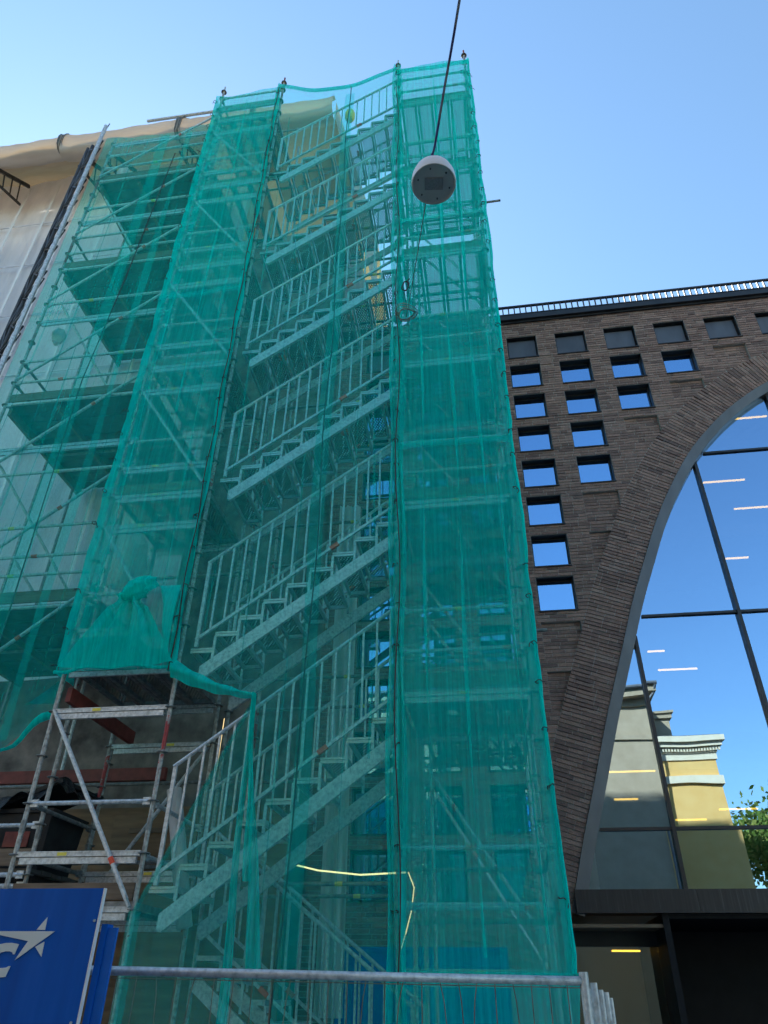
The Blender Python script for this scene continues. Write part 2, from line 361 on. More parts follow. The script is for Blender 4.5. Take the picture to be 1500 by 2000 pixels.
# courses locked to the window grid
zz = WZ0-PZ*15
while zz < ROOF-.02:
    if zz > BASE: zs.append(zz)
    zz += CH
for zc in zs:
    zm = zc+CH/2; zt = zc+CH
    xo = xat(OUT, zm)
    segs = [(XL, XR)]
    if xo is not None and zm > .0: segs = [(XL, xo), (2*XC-xo, XR)]
    elif xo is not None: segs = [(XL, float(OUT[0, 0])), (2*XC-float(OUT[0, 0]), XR)]
    cuts = [(x0, x0+WW) for c, r, x0, z0 in wins if z0+.01 < zm < z0+WH]
    rec = [(x0, x0+WW) for x0, z0 in blinds if z0+.01 < zm < z0+WH]
    iv = []
    for a, b in segs:
        pts = sorted([(c, d, 'w') for c, d in cuts if d > a and c < b]+[(c, d, 'r') for c, d in rec if d > a and c < b])
        x = a
        for c, d, k in pts:
            if c > x: iv.append((x, c, 0))
            if k == 'r': iv.append((max(c, a), min(d, b), .07))
            x = max(x, d)
        if x < b: iv.append((x, b, 0))
    for a, b, dp in iv:
        x = a
        first = True
        while b-x > .02:
            L = random.choice((.285, .285, .285, .285, .14, .21))
            if first: L = random.uniform(.1, .285); first = False
            if b-x-L < .07: L = b-x
            y0 = WY+dp+random.gauss(0, .003)
            bricks.append(((x+L/2, y0+.05, zm+random.uniform(-.0015, .0015)), (L-.011, .1, CH-.013), 0.))
            x += L
# voussoirs, left and right half
seg = np.linalg.norm(np.diff(AR, axis=0), axis=1); S = np.concatenate([[0], np.cumsum(seg)])
tang = np.gradient(AR, axis=0); tang /= np.linalg.norm(tang, axis=1)[:, None]
k = 0; s = .02
while s < S[-1]:
    px = np.interp(s, S, AR[:, 0]); pz = np.interp(s, S, AR[:, 1]); tx = np.interp(s, S, tang[:, 0]); tz = np.interp(s, S, tang[:, 1])
    nx, nz = -tz, tx
    cutp = random.choice(([0, .285, .57, BAND], [0, .145, .43, BAND], [0, .22, .5, BAND], [0, .36, BAND], [0, .09, .375, BAND]))
    for r0, r1 in zip(cutp[:-1], cutp[1:]):
        rm = (r0+r1)/2; cx, cz = px+nx*rm, pz+nz*rm
        ang = math.atan2(nz, nx)
        for mir in (0, 1):
            X = 2*XC-cx if mir else cx; A = math.pi-ang if mir else ang
            bricks.append(((X, WY-.005+random.gauss(0, .003)+.05, cz), (r1-r0-.011, .1, CH-.013), A))
    s += CH
# projected size picks the bricks that show largest
F_ = 1400
cm = sc.camera.matrix_world.inverted()
cmr = np.array(cm)[:3, :3]
def pix(p):
    q = cmr @ np.array(p); return 750+F_*q[0]/-q[2], 1000-F_*q[1]/-q[2], -q[2]
score = []
for i, (c, h, a) in enumerate(bricks):
    x, y, d = pix(c)
    ok = 0 < x < 1500 and 0 < y < 1990 and c[0] > .62 and h[0] > .1
    if ok and x < 1040+max(0, (y-1200))*.12: ok = False
    score.append(h[0]*h[2]/d/d if ok else 0)
top = set(np.argsort(score)[::-1][:300])
ub = MB().box((0, 0, 0), (1, 1, 1)).mesh('brick'); ub.materials.append(M['brick1'])
mass = MB(); tone = []
for i, (c, h, a) in enumerate(bricks):
    if i in top:
        o = place('brick', ub, None, bb, c); o.scale = h; o.rotation_euler = (0, -a, 0)
    else:
        mass.box(c, h, Matrix.Rotation(-a, 3, 'Y') if a else None); tone += [random.random()]*6
me = mass.mesh('bricks'); at = me.attributes.new('tone', 'FLOAT', 'FACE'); at.data.foreach_set('value', tone)
tag(place('brickwork', me, M['brick'], bb), kind='stuff')
# mortar bed: strips between openings
mb = MB()
MY = WY+.012
def mortar_rows():
    for zc in zs:
        zm = zc+CH/2
        xo = xat(OUT, zm)
        lim = xat(AR, zm) if zm > 0 else float(AR[0, 0])
        segs = [(XL, XR)] if lim is None else [(XL, lim), (2*XC-lim, XR)]
        cuts = sorted((x0, x0+WW, .0) for c, r, x0, z0 in wins if z0+.01 < zm < z0+WH)
        rec = sorted((x0, x0+WW) for x0, z0 in blinds if z0+.01 < zm < z0+WH)
        for a, b in segs:
            x = a
            ev = sorted([(c, d, 'w') for c, d, _ in cuts if d > a and c < b]+[(c, d, 'r') for c, d in rec if d > a and c < b])
            for c, d, kk in ev:
                if c > x: mb.box2((x, MY, zc), (c, MY+.4, zc+CH))
                if kk == 'r': mb.box2((max(c, a), MY+.07, zc), (min(d, b), MY+.4, zc+CH))
                x = max(x, d)
            if x < b: mb.box2((x, MY, zc), (b, MY+.4, zc+CH))
mortar_rows()
place('wall', mb, M['mortar'], bb)
# windows
wf = MB()
for a, b in (((0, 0), (WW, .03)), ((0, WH-.045), (WW, WH)), ((0, .03), (.03, WH-.045)), ((WW-.03, .03), (WW, WH-.045))):
    wf.box2((a[0]+.003, .135, a[1]+.003), (b[0]-.003, .20, b[1]-.003))
wf = wf.mesh('window'); wf.materials.append(M['trim_dark'])
wl = MB()                                # lining of the reveal
wl.box2((.002, .02, .045), (.012, .134, WH-.002)); wl.box2((WW-.012, .02, .045), (WW-.002, .134, WH-.002)); wl.box2((.013, .02, WH-.014), (WW-.013, .134, WH-.002))
wl = wl.mesh('lining'); wl.materials.append(M['trim_dark'])
wp = MB().box2((.031, .155, .031), (WW-.031, .165, WH-.046)).mesh('pane')
wpl = MB().box2((.031, .10, .031), (WW-.031, .12, WH-.046)).mesh('panel'); wpl.materials.append(M['trim'])
wp.materials.append(M['glass_small'])
ws = MB().box2((-.004, -.025, -.012), (WW+.004, .132, .008)).mesh('sill'); ws.materials.append(M['trim_dark'])
wback = MB().box2((-.1, .45, -.1), (WW+.1, .9, WH+.1)).mesh('room'); wback.materials.append(M['interior'])
random.seed(5)
for c, r, x0, z0 in wins:
    f = place('window', wf, None, bb, (x0, WY, z0))
    if r == 0: place('panel', wpl, None, f)
    else:
        p = place('pane', wp, None, f); p.rotation_euler = (R(random.gauss(0, .12)), 0, R(random.gauss(0, .12)))
        place('room_wall', wback, None, f)
    place('sill', ws, None, f); place('lining', wl, None, f)
# cornice and roof edge railing
place('cornice', MB().box2((XL-.05, WY-.10, ROOF), (XR+.05, WY+.5, ROOF+.13)).box2((XL-.05, WY-.04, ROOF-.05), (XR, WY+.4, ROOF-.002)), M['trim_dark'], bb)
place('roof', MB().box2((XL, WY+.5, ROOF-.1), (XR, WY+12, ROOF+.1)), M['tin'], bb)
rl = place('roof_railing', MB().box2((XL, WY-.08, ROOF+.42), (XR, WY-.03, ROOF+.46)).box2((XL, WY-.08, ROOF+.17), (XR, WY-.03, ROOF+.20)), M['trim_dark'], bb)
bar = MB().box2((-.012, -.075, .20), (.012, -.035, .42)).mesh('bar'); bar.materials.append(M['trim_dark'])
x = -.2
while x < 8.5: place('bar', bar, None, rl, (x, WY, ROOF)); x += .125
# body of the building behind
place('rear_wall', MB().box2((XL, WY+11.5, BASE), (XR, WY+12, ROOF)).box2((XL, WY+.42, BASE), (XL+.3, WY+11.5, ROOF)).box2((XR-.3, WY+.42, BASE), (XR, WY+11.5, ROOF)), M['interior'], bb)
# arch glazing
GZ0 = 1.23; GYp = WY+.16
tr = []
cur = [AR[i] for i in range(len(AR)) if AR[i, 1] >= .96]; cin = [GL[i] for i in range(len(AR)) if AR[i, 1] >= .96]
full_o = cur+[(2*XC-p[0], p[1]) for p in cur[::-1][1:]]; full_i = cin+[(2*XC-p[0], p[1]) for p in cin[::-1][1:]]
def trim_piece(i0, i1, half):
    b = MB(); P = []
    for i in range(i0, i1+1):
        o_, n_ = full_o[i], full_i[i]
        t_ = .0
        P.append([(o_[0], WY+.2, o_[1]), (o_[0], WY-.035, o_[1]), (n_[0], WY+.02, n_[1]), (n_[0], WY+.2, n_[1])])
    return b.grid(P)
nn = len(full_o); step = 19
for i0 in range(0, nn-1, step):
    i1 = min(i0+step, nn-1)
    place('arch_trim', trim_piece(i0, i1, 0), M['trim'], bb)
mull = [2.39, 4.06, 5.71, XC, 2*XC-5.71, 2*XC-4.06, 2*XC-2.39]
trans = [2.0, 5.22, 8.45]
def gx(z):
    z = max(z, .98); v = xat(GL, z); return v
def ztop(x):
    xx = x if x <= XC else 2*XC-x
    return float(np.interp(xx, GL[:, 0], GL[:, 1]))
for x in mull:
    place('mullion', MB().box2((x-.026, WY+.09, GZ0+.002), (x+.026, WY+.20, ztop(x)+.03)), M['trim_dark'], bb)
xs_ = [None]+mull+[None]
for t_ in trans:
    a = gx(t_); lo, hi = a, 2*XC-a
    pts = [lo]+[m_ for m_ in mull if lo < m_ < hi]+[hi]
    for p, q in zip(pts[:-1], pts[1:]):
        if t_ == 8.45 and q <= 4.1: continue
        place('transom', MB().box2((p+.027, WY+.12, t_-.02), (q-.027, WY+.19, t_+.02)), M['trim_dark'], bb)
random.seed(3)
zb = [GZ0]+trans+[10.2]
for ia in range(len(mull)+1):
    a = mull[ia-1] if ia else 0; b = mull[ia] if ia < len(mull) else 2*XC
    for z0, z1 in zip(zb[:-1], zb[1:]):
        P = []; ok = False
        ta, tb = random.gauss(0, .005), random.gauss(0, .004)
        for zq in np.linspace(z0, z1, 24):
            v = gx(zq)
            if v is None: break
            l = max(a, v); h = min(b, 2*XC-v)
            if h-l < .02:
                if P: break
                continue
            P.append([(l+(h-l)*u, GYp+(l+(h-l)*u-(a+b)/2)*ta+(zq-(z0+z1)/2)*tb, zq) for u in (0, .5, 1)])
        if len(P) > 1: place('pane', MB().grid(P), M['glass'], bb)
# fascia below the arch window, soffit and ground floor
place('fascia', MB().box2((.93, WY-.10, .955), (2.47, WY+.3, GZ0-.003)), M['fascia'], bb)
place('fascia', MB().box2((2.474, WY-.10, .955), (2*XC-.93, WY+.3, GZ0-.003)), M['fascia'], bb)
for i in range(5):
    place('soffit_plank', MB().box2((.64, WY+.02+i*.16, .80+.001*i), (2.0, WY+.17+i*.16, .84)), M['wood'], bb)
place('lintel', MB().box2((.62, WY+.62, .62), (2.05, WY+.78, .80)), M['trim_dark'], bb)
place('portal', MB().box2((2.0, WY-.02, BASE), (2.08, WY+2.4, .952)).box2((2.09, WY+2.2, BASE), (2*XC-2, WY+2.4, .9)).box2((2.085, WY+.0, .90), (2*XC-2, WY+2.2, .95)), M['void'], bb)
place('shop_window', MB().box2((.5, WY+.66, BASE), (1.99, WY+.68, .62)), M['glass_shop'], bb)
place('window_mullion', MB().box2((.78, WY+.60, BASE), (.84, WY+.655, .62)), M['brown_wall'], bb)
place('reveal', MB().box2((.40, WY+.413, BASE), (.62, WY+.66, .8)), M['brown_wall'], bb)
# rooms behind the arch
place('room_wall', MB().box2((.3, WY+5, BASE), (2*XC-.3, WY+5.2, ROOF-.2)), M['interior'], bb)
for zf in (1.0, 4.0, 8.1):
    place('floor_slab', MB().box2((.3, WY+2.6, zf), (2*XC-.3, WY+5, zf+.25)), M['interior'], bb)
P = []
for t_ in np.linspace(0, 1, 15):
    row = []
    for zq in (1.3, 3.6): row.append((1.0+t_*.55, WY+1.2+t_*1.2, zq))
    P.append(row)
place('curved_partition', MB().grid(P), M['interior_light'], bb)
place('shop_back_wall', MB().box2((.3, WY+2.3, BASE), (1.99, WY+2.4, .8)), M['interior_light'], bb)
for (a, b) in [((5.76, 13.0, 10.75), (6.52, 13.0, 10.75)), ((4.79, 13, 9.09), (5.63, 13, 9.09)), ((5.44, 13.5, 8.70), (6.4, 13.5, 8.70)), ((2.85, 12.5, 5.17), (3.14, 12.5, 5.17)), ((3.08, 13, 5.01), (3.76, 13, 5.01)),
               ((1.87, 12.6, 3.14), (2.6, 12.6, 3.14)), ((1.88, 12.6, 2.71), (2.25, 12.6, 2.71)), ((2.85, 13, 2.46), (3.33, 13, 2.46)), ((3.62, 13.2, 2.65), (4.22, 13.2, 2.65)), ((4.72, 12.8, 7.12), (5.14, 12.8, 7.12)), ((1.5, 12.6, .62), (1.9, 12.6, .62))]:
    place('strip_light', MB().beam(a, b, .04, .022), M['strip'], bb)

# ------------------------------------------------------------------ renovated building under its weather roof
rb = thing('renovated_building', 'dark stripped house wall behind the scaffold with a white sheeted upper storey', 'building')
place('wall', MB().box2((-26, 11.2, BASE), (XL-.02, 20, 16.9)), M['plaster_dark'], rb)
place('added_glow_screen', MB().box2((-2.98, 10.7, 12.6), (-2.86, 19, 18.4)), M['plaster_dark'], rb)  # added dark screen, blocks the sunlit tarpaulin glow from under the roof
place('hoarding', MB().box2((-9, 10.55, BASE), (-2.9, 10.6, 2.3)), M['ply'], rb)
wr = thing('weather_roof', 'tan tarpaulin weather roof with a thick rolled eave above the scaffold', 'roof')
def tarp_edge(x0, x1, seed):
    rng = random.Random(seed); n = 26; P = []
    prof = [(.12, 19.32), (-.02, 19.26), (-.10, 19.12), (-.14, 18.95), (-.12, 18.74), (.0, 18.62), (.18, 18.62), (.36, 18.76)]
    for i in range(n+1):
        t = i/n; x = x0+(x1-x0)*t; row = []
        e = math.exp(-((t)/.05)**2)+math.exp(-((1-t)/.05)**2)
        for j, (dy, z) in enumerate(prof):
            wob = .014*math.sin(7*t+j*.9+seed)+.012*math.sin(23*t+j*2.1+seed*3)
            sag = -.03*math.sin(math.pi*t)*(j in (4, 5, 6)) - .09*e*(j in (4, 5, 6)) - (.16*(x1 > -9) if j in (4, 5, 6, 7) else 0)
            row.append((x, 9.0+dy+wob-.05*e, z+sag-.10*(x1 < -9 and j < 1)*0+wob*.4))
        P.append(row)
    return MB().grid(P)
joints = [-24, -19, -15.5, -12.8, -10.2, -6.9, -4.9, -2.8]
for i in range(len(joints)-1):
    place('eave_roll', tarp_edge(joints[i]+.02, joints[i+1]-.02, i), M['tarp_rim'], wr, smooth=True)
for x in joints[1:-1]:
    place('joint_band', tarp_edge(x-.07, x+.07, 2).mesh('joint_band', True), M['galv_dark'], wr, (0, -.03, 0))
# sloping skin, folded
P = []
for i in range(61):
    x = -26+23.2*i/60; row = []
    for j in range(13):
        t = j/12; y = 9.25+6.5*t; zq = 18.74+(1.05*y-9.71 if y < 10.4 else 1.21+(y-10.4)*.55)+.05*math.sin(x*3.1+t*5)+.03*math.sin(x*7.7+t*11)
        row.append((x, y, zq))
    P.append(row)
place('roof_skin', MB().grid(P), M['tarp'], wr, smooth=True)
P = []
for i in range(31):
    x = -26+23.2*i/30; P.append([(x, 15.75+6*j/4, 22.9-4.2*j/4) for j in range(5)])
place('roof_skin', MB().grid(P), M['tarp'], wr, smooth=True)
place('end_cap', MB().add([(-2.8, 9.1, 18.55), (-2.8, 9.1, 19.25), (-2.8, 15.8, 22.8), (-2.8, 15.8, 19.5)], [(0, 1, 2, 3)]), M['tarp_rim'], wr)
place('eave_tube', MB().tube((-7.9, 8.90, 19.30), (-4.9, 8.90, 19.28), .04), M['galv'], wr)
for x in (-12.2, -9.7, -8.9, -6.9, -4.6):
    t = MB().beam((x, 9.2, 18.55), (x, 10.3, 19.5), .06, .10)
    t.beam((x, 9.2, 18.1), (x, 10.3, 18.6), .05, .06)
    for a in range(4): t.tube((x, 9.2+.27*a, 18.5+.23*a), (x, 9.35+.27*a, 18.15+.12*a), .02, 5)
    place('roof_truss', t, M['black_steel'], wr)
place('roof_lamp', MB().lathe([(.0, .20), (.10, .19), (.13, .08), (.13, -.08), (.08, -.2), (0, -.2)], (-2.45, 9.25, 18.75), 12), M['yellow'], wr, smooth=True)
# white sheeting wall
P = []
for i in range(61):
    x = -20+17*i/60; row = []
    for j in range(40):
        zl_ = 4.3 if x < -6.7 else 4.6; zq = zl_+(19.72-zl_)*j/39; row.append((x, 10.35+.05*math.sin(x*2.4+zq*.3)+.03*math.sin(x*6+zq*1.3)*(1 if j else 0), zq))
    P.append(row)
sh = place('sheeting_wall', MB().grid([p for p in P if p[0][0] < -5.2]), M['sheeting'], None, smooth=True)
tag(sh, 'translucent white scaffold sheeting hung below the tan weather roof', 'sheeting')
for x in (-16.2, -14.6, -13.6, -12.9, -12.0, -11.1, -10.35, -9.2, -8.2, -7.2): place('seam_tape', MB().box2((x-.035, 10.20, 4.7), (x+.035, 10.215, 19.2)), M['white_edge'], sh)
for zq in (9.2, 11.5, 13.6, 15.6, 17.4): place('sheet_fold', MB().box2((-15, 10.24, zq), (-5.6, 10.26, zq+.04)), M['sheeting'], sh)
# lattice mast carrying the roof
lm = thing('lattice_mast', 'tall black lattice mast standing by the white sheeting under the tan eave', 'mast')
def mx_(i, z): return (-9.02, -8.87, -8.05)[i]
MYc = (8.60, 8.55, 7.88)
for i in (0, 1): place('chord', MB().tube((mx_(i, G), MYc[i], G), (mx_(i, 18.6), MYc[i], 17.7), .036, 8), M['black_steel'], lm)
place('chord', MB().tube((mx_(2, 2), MYc[2], 2), (mx_(2, 17.2), MYc[2], 17.15), .042, 10), M['galv'], lm)
zq = 2.2; i = 0
while zq < 16.8:
    place('rung', MB().beam((mx_(1, zq), 8.52, zq), (mx_(2, zq)+.02, 7.95, zq+.02), .03, .04), M['galv_dark' if i % 2 else 'black_steel'], lm)
    z0, z1 = (zq, zq+.8) if i % 2 else (zq+.8, zq)
    place('lacing', MB().beam((mx_(1, z0), 8.5, z0), (mx_(2, z1)-.12, 8.1, z1), .02, .03), M['black_steel'], lm)
    place('lacing', MB().tube((mx_(1, z1), 8.5, z1), (mx_(2, z0), 7.95, z0), .012, 5), M['black_steel'], lm)
    place('lacing', MB().beam((mx_(0, z0), 8.58, z0), (mx_(1, z1), 8.53, z1), .015, .04), M['black_steel'], lm)
    zq += .8; i += 1

# ------------------------------------------------------------------ scaffold parts
TUBE = .0255
rosette = MB().lathe([(.024, -.005), (.062, -.005), (.064, 0), (.062, .005), (.024, .005)], (0, 0, 0), 10).mesh('rosette'); rosette.materials.append(M['galv_dark'])
def standard(parent, x, y, z0, z1, zr, zrmax=99, zrmin=-99, mat='old', r=TUBE):
    o = place('standard', MB().tube((x, y, z0), (x, y, z1), r, 10), M[mat], parent)
    k = zr
    while k > z0: k -= .5
    k += .5
    while k < z1+.01:
        if zrmin < k < zrmax: place('rosette', rosette, None, o, (x, y, k))
        k += .5
    for zq in np.arange(z0+1.0, z1, 2.0):                        # spigot joints
        if zrmin < zq < zrmax: place('joint_collar', MB().tube((x, y, zq), (x, y, zq+.12), r+.005, 10), M['galv_dark'], o)
    return o
def ledger(parent, a, b, mat='galv', r=.024, heads=True, tape=None):
    a, b = Vector(a), Vector(b); d = (b-a).normalized()
    m = MB().tube(a+d*.03, b-d*.03, r, 8)
    if heads: m.beam(a+d*.028, a+d*.11, .035, .075).beam(b-d*.11, b-d*.028, .035, .075)
    o = place('ledger', m, M[mat], parent)
    if tape is not None:
        p = a+(b-a)*tape[0]; place('sticker', MB().tube(p, p+d*.09, r+.003, 8), M[tape[1]], o)
    return o
def uledger(parent, a, b, sticker=None):
    a, b = Vector(a), Vector(b); d = (b-a).normalized()
    m = MB().beam(a+d*.03, b-d*.03, .055, .05).beam(a+d*.07+Vector((0, 0, -.062)), b-d*.07+Vector((0, 0, -.062)), .035, .06)
    m.beam(a+d*.035+Vector((0, -.03, .018)), b-d*.035+Vector((0, -.03, .018)), .006, .008)
    o = place('deck_ledger', m, M['galv'], parent)
    if sticker is not None:
        p = a+(b-a)*sticker; place('sticker', MB().box(p+Vector((0, -.0295, 0)), (.1, .006, .035)), M['yellow'], o)
    return o
def brace(parent, a, b, tape=.78, r=.024):
    a, b = Vector(a), Vector(b); d = (b-a).normalized()
    m = MB().tube(a+d*.08, b-d*.08, r, 8).beam(a, a+d*.10, .02, .05, (0, -1, 0)).beam(b-d*.10, b, .02, .05, (0, -1, 0))
    o = place('brace', m, M['galv'], parent)
    if tape: p = a+(b-a)*tape; place('tape', MB().tube(p, p+d*.07, r+.003, 8), M['orange'], o)
    return o
def deck_mesh(wx, ly):                          # steel plank, length along Y, origin at its centre, top at 0
    t = MB(); hx, hy = wx/2, ly/2
    t.add([(-hx+.03, -hy+.05, -.004), (hx-.03, -hy+.05, -.004), (hx-.03, hy-.05, -.004), (-hx+.03, hy-.05, -.004)], [(0, 1, 2, 3)])
    top = t.mesh('plate'); top.materials.append(M['perf'])
    s = MB()
    for sx in (-1, 1):
        s.box2((min(sx*hx, sx*(hx-.03)), -hy, -.065), (max(sx*hx, sx*(hx-.03)), hy, 0))
        s.box2((min(sx*(hx-.03), sx*(hx-.05)), -hy, -.065), (max(sx*(hx-.03), sx*(hx-.05)), hy, -.055))
    s.box2((-hx+.031, -hy, -.06), (hx-.031, -hy+.05, 0)).box2((-hx+.031, hy-.05, -.06), (hx-.031, hy, 0))
    sm = s.mesh('deck_panel'); sm.materials.append(M['galv_dark'])
    return sm, top
DK = {}
def deck(parent, x, y, z, wx, ly):
    k = (wx, ly)
    if k not in DK: DK[k] = deck_mesh(wx, ly)
    o = place('deck_panel', DK[k][0], None, parent, (x, y, z)); place('plate', DK[k][1], None, o); return o

# ------------------------------------------------------------------ stair tower
TX = [-4.96, -3.555, -.97, .47]; TY = [7.467, 8.87]
TOP = 17.06
LV = [.69+2.5*k for k in range(-1, 7)]           # left landing levels
RVL = [.20+2.515*k for k in range(0, 7)]         # right landing levels
tw = thing('stair_tower', 'tall galvanised stair tower scaffold wrapped in green netting', 'scaffold')
for x in TX:
    standard(tw, x, TY[0], G, TOP, .69, mat='old')
    standard(tw, x, TY[1], G, TOP-.2, .69, zrmax=9 if x > -4 else 6)
for x in TX:                                      # spigots above the net
    pass
for j, x in enumerate(TX):
    place('rosette', rosette, None, tw, (x, TY[0], 17.0)); place('spigot', MB().tube((x, TY[0], TOP), (x, TY[0], TOP+.17), .019, 8), M['red_paint' if j in (1, 3) else 'galv'], tw)
for k, zq in enumerate(LV):
    if zq < G or zq > TOP-.4: continue
    uledger(tw, (TX[0], TY[0], zq), (TX[1], TY[0], zq), .45)
    uledger(tw, (TX[0], TY[1], zq), (TX[1], TY[1], zq))
    for i in range(4): deck(tw, TX[0]+.20+i*.335, (TY[0]+TY[1])/2, zq+.075, .32, 1.34)
    for dz in (.5, 1.0, 2.0):
        if zq+dz > TOP-.3: continue
        if dz == 1.0: ledger(tw, (TX[0], TY[0], zq+dz), (TX[1], TY[0], zq+dz))
        else: uledger(tw, (TX[0], TY[0], zq+dz), (TX[1], TY[0], zq+dz), .38)
        if dz < 1.5: ledger(tw, (TX[0], TY[0], zq+dz), (TX[0], TY[1], zq+dz), 'galv_dark')
    ledger(tw, (TX[0], TY[1], zq+2.0), (TX[1], TY[1], zq+2.0), 'galv_dark')
    if zq+2.02 < TOP: brace(tw, (TX[0]+.03, TY[0]-.05, zq+2.0), (TX[1]-.03, TY[0]-.05, zq+.02))
    place('toe_board', MB().box2((TX[0]+.05, TY[0]+.03, zq+.09), (TX[1]-.05, TY[0]+.055, zq+.24)), M['wood'], tw)
for k, zq in enumerate(RVL):
    if zq > TOP-.4: continue
    uledger(tw, (TX[2], TY[0], zq), (TX[3], TY[0], zq), .5); uledger(tw, (TX[2], TY[1], zq), (TX[3], TY[1], zq))
    for i in range(4): deck(tw, TX[2]+.215+i*.337, (TY[0]+TY[1])/2, zq+.075, .325, 1.34) if k else None
    for dz in (.5, 1.0):
        if zq+dz < TOP-.2:
            ledger(tw, (TX[2], TY[0], zq+dz), (TX[3], TY[0], zq+dz), tape=(.8 if dz < .7 else .45, 'orange' if (k+dz) % 2 else 'yellow'))
            ledger(tw, (TX[3], TY[0], zq+dz), (TX[3], TY[1], zq+dz), 'galv_dark')
            ledger(tw, (TX[2], TY[1], zq+dz), (TX[3], TY[1], zq+dz), 'galv_dark')
    ledger(tw, (TX[3], TY[0], zq), (TX[3], TY[1], zq), 'galv_dark'); ledger(tw, (TX[2], TY[0], zq), (TX[2], TY[1], zq), 'galv_dark')
    if k: place('toe_board', MB().box2((TX[2]+.05, TY[0]+.03, zq+.09), (TX[3]-.05, TY[0]+.055, zq+.26)), M['wood'], tw)
    a, b = (TX[2]+.05, TX[3]-.05)
    if k < 6: brace(tw, (a, TY[1]+.05, zq+2.3), (b, TY[1]+.05, zq+.3), .3)
for zq in (.72, -.8): ledger(tw, (TX[2], TY[0], zq), (TX[3], TY[0], zq))
for zq in np.arange(2.2, TOP, 2.5): ledger(tw, (TX[1], TY[1], zq), (TX[2], TY[1], zq), 'galv_dark')
ledger(tw, (TX[1], TY[1], .2), (TX[2], TY[1], .2), 'galv_dark', tape=(.1, 'orange'))
for zq in (16.3,): ledger(tw, (TX[2], TY[0], zq), (TX[3], TY[0], zq)); ledger(tw, (TX[0], TY[0], zq), (TX[1], TY[0], zq))
for zq, y in ((1.19, TY[1]), (2.69, TY[1])): uledger(tw, (TX[0], y, zq), (TX[1], y, zq), .6)
for zq in (1.19, 1.69): ledger(tw, (TX[1], TY[0], zq-.02), (TX[1], TY[1], zq-.02), 'galv')
brace(tw, (TX[1]-.05, TY[1]+.04, 2.7), (TX[0]+.05, TY[1]+.04, .8), .3)
place('clamped_beam', MB().beam((TX[0]+.06, TY[0]+.1, 2.93), (TX[0]+.06, 9.3, 2.93), .06, .17), M['red_paint'], tw)
for (y, zq, x1) in ((8.9, 13.68, .98), (8.9, 4.0, .82)): place('tube_stub', MB().tube((-.9, y, zq), (x1, y, zq+.05), .024, 8), M['galv_dark'], tw)

# flights
RUN = .275; RISE = .20; SL = RISE/RUN
def stringer_mesh(n):
    # sloping channel from local (0,0) lower edge
    t = MB(); L = n*RUN-.04
    t.add([], [])
    prof = [(0, 0), (L, L*SL), (L, L*SL+.19), (L-.1, (L-.1)*SL+.19), (0, .16), (-.0, .12)]
    t.prism([(.10, .10*SL+.05), (.14, .14*SL), (L, L*SL), (L, L*SL+.185), (.10, .10*SL+.185)], -.022, .022)
    return t.mesh('stringer')
def tread_mesh(wy):
    s = MB()
    s.box2((0, 0, -.055), (.03, wy, 0)).box2((RUN-.03, 0, -.05), (RUN+.01, wy, 0)).box2((.036, 0, -.05), (RUN-.031, .03, -.001)).box2((.036, wy-.03, -.05), (RUN-.031, wy, -.001))
    s.box2((-.006, -.014, -.062), (RUN+.014, -.001, -.034)).box2((-.006, -.014, -.026), (RUN+.014, -.001, -.002))
    sm = s.mesh('tread'); sm.materials.append(M['alu'])
    p = MB().add([(.036, .031, -.006), (RUN-.031, .031, -.006), (RUN-.031, wy-.031, -.006), (.036, wy-.031, -.006)], [(0, 1, 2, 3)]).mesh('plate'); p.materials.append(M['perf'])
    return sm, p
def flight_set(n, wy):
    d = {}
    d['stringer'] = stringer_mesh(n); d['stringer'].materials.append(M['galv'])
    d['tread'], d['plate'] = tread_mesh(wy)
    r = MB().box2((RUN-.018, -.01, -.13), (RUN+.012, .012, RISE-.051)).mesh('riser_bar'); r.materials.append(M['galv']); d['riser'] = r
    L = n*RUN-.02
    d['rail'] = MB().tube((.0, 0, 0), (L, 0, L*SL), .023, 8).mesh('handrail'); d['rail'].materials.append(M['galv'])
    d['low'] = MB().beam((.0, 0, 0), (L, 0, L*SL), .03, .035).mesh('bottom_rail'); d['low'].materials.append(M['galv'])
    d['bal'] = MB().box2((-.011, -.011, 0), (.011, .011, 1.04)).mesh('baluster'); d['bal'].materials.append(M['galv'])
    d['post'] = MB().box2((-.02, -.015, -.10), (.02, .015, 1.04)).mesh('end_post'); d['post'].materials.append(M['galv'])
    return d
NT = 9; FS = flight_set(NT, 1.06)
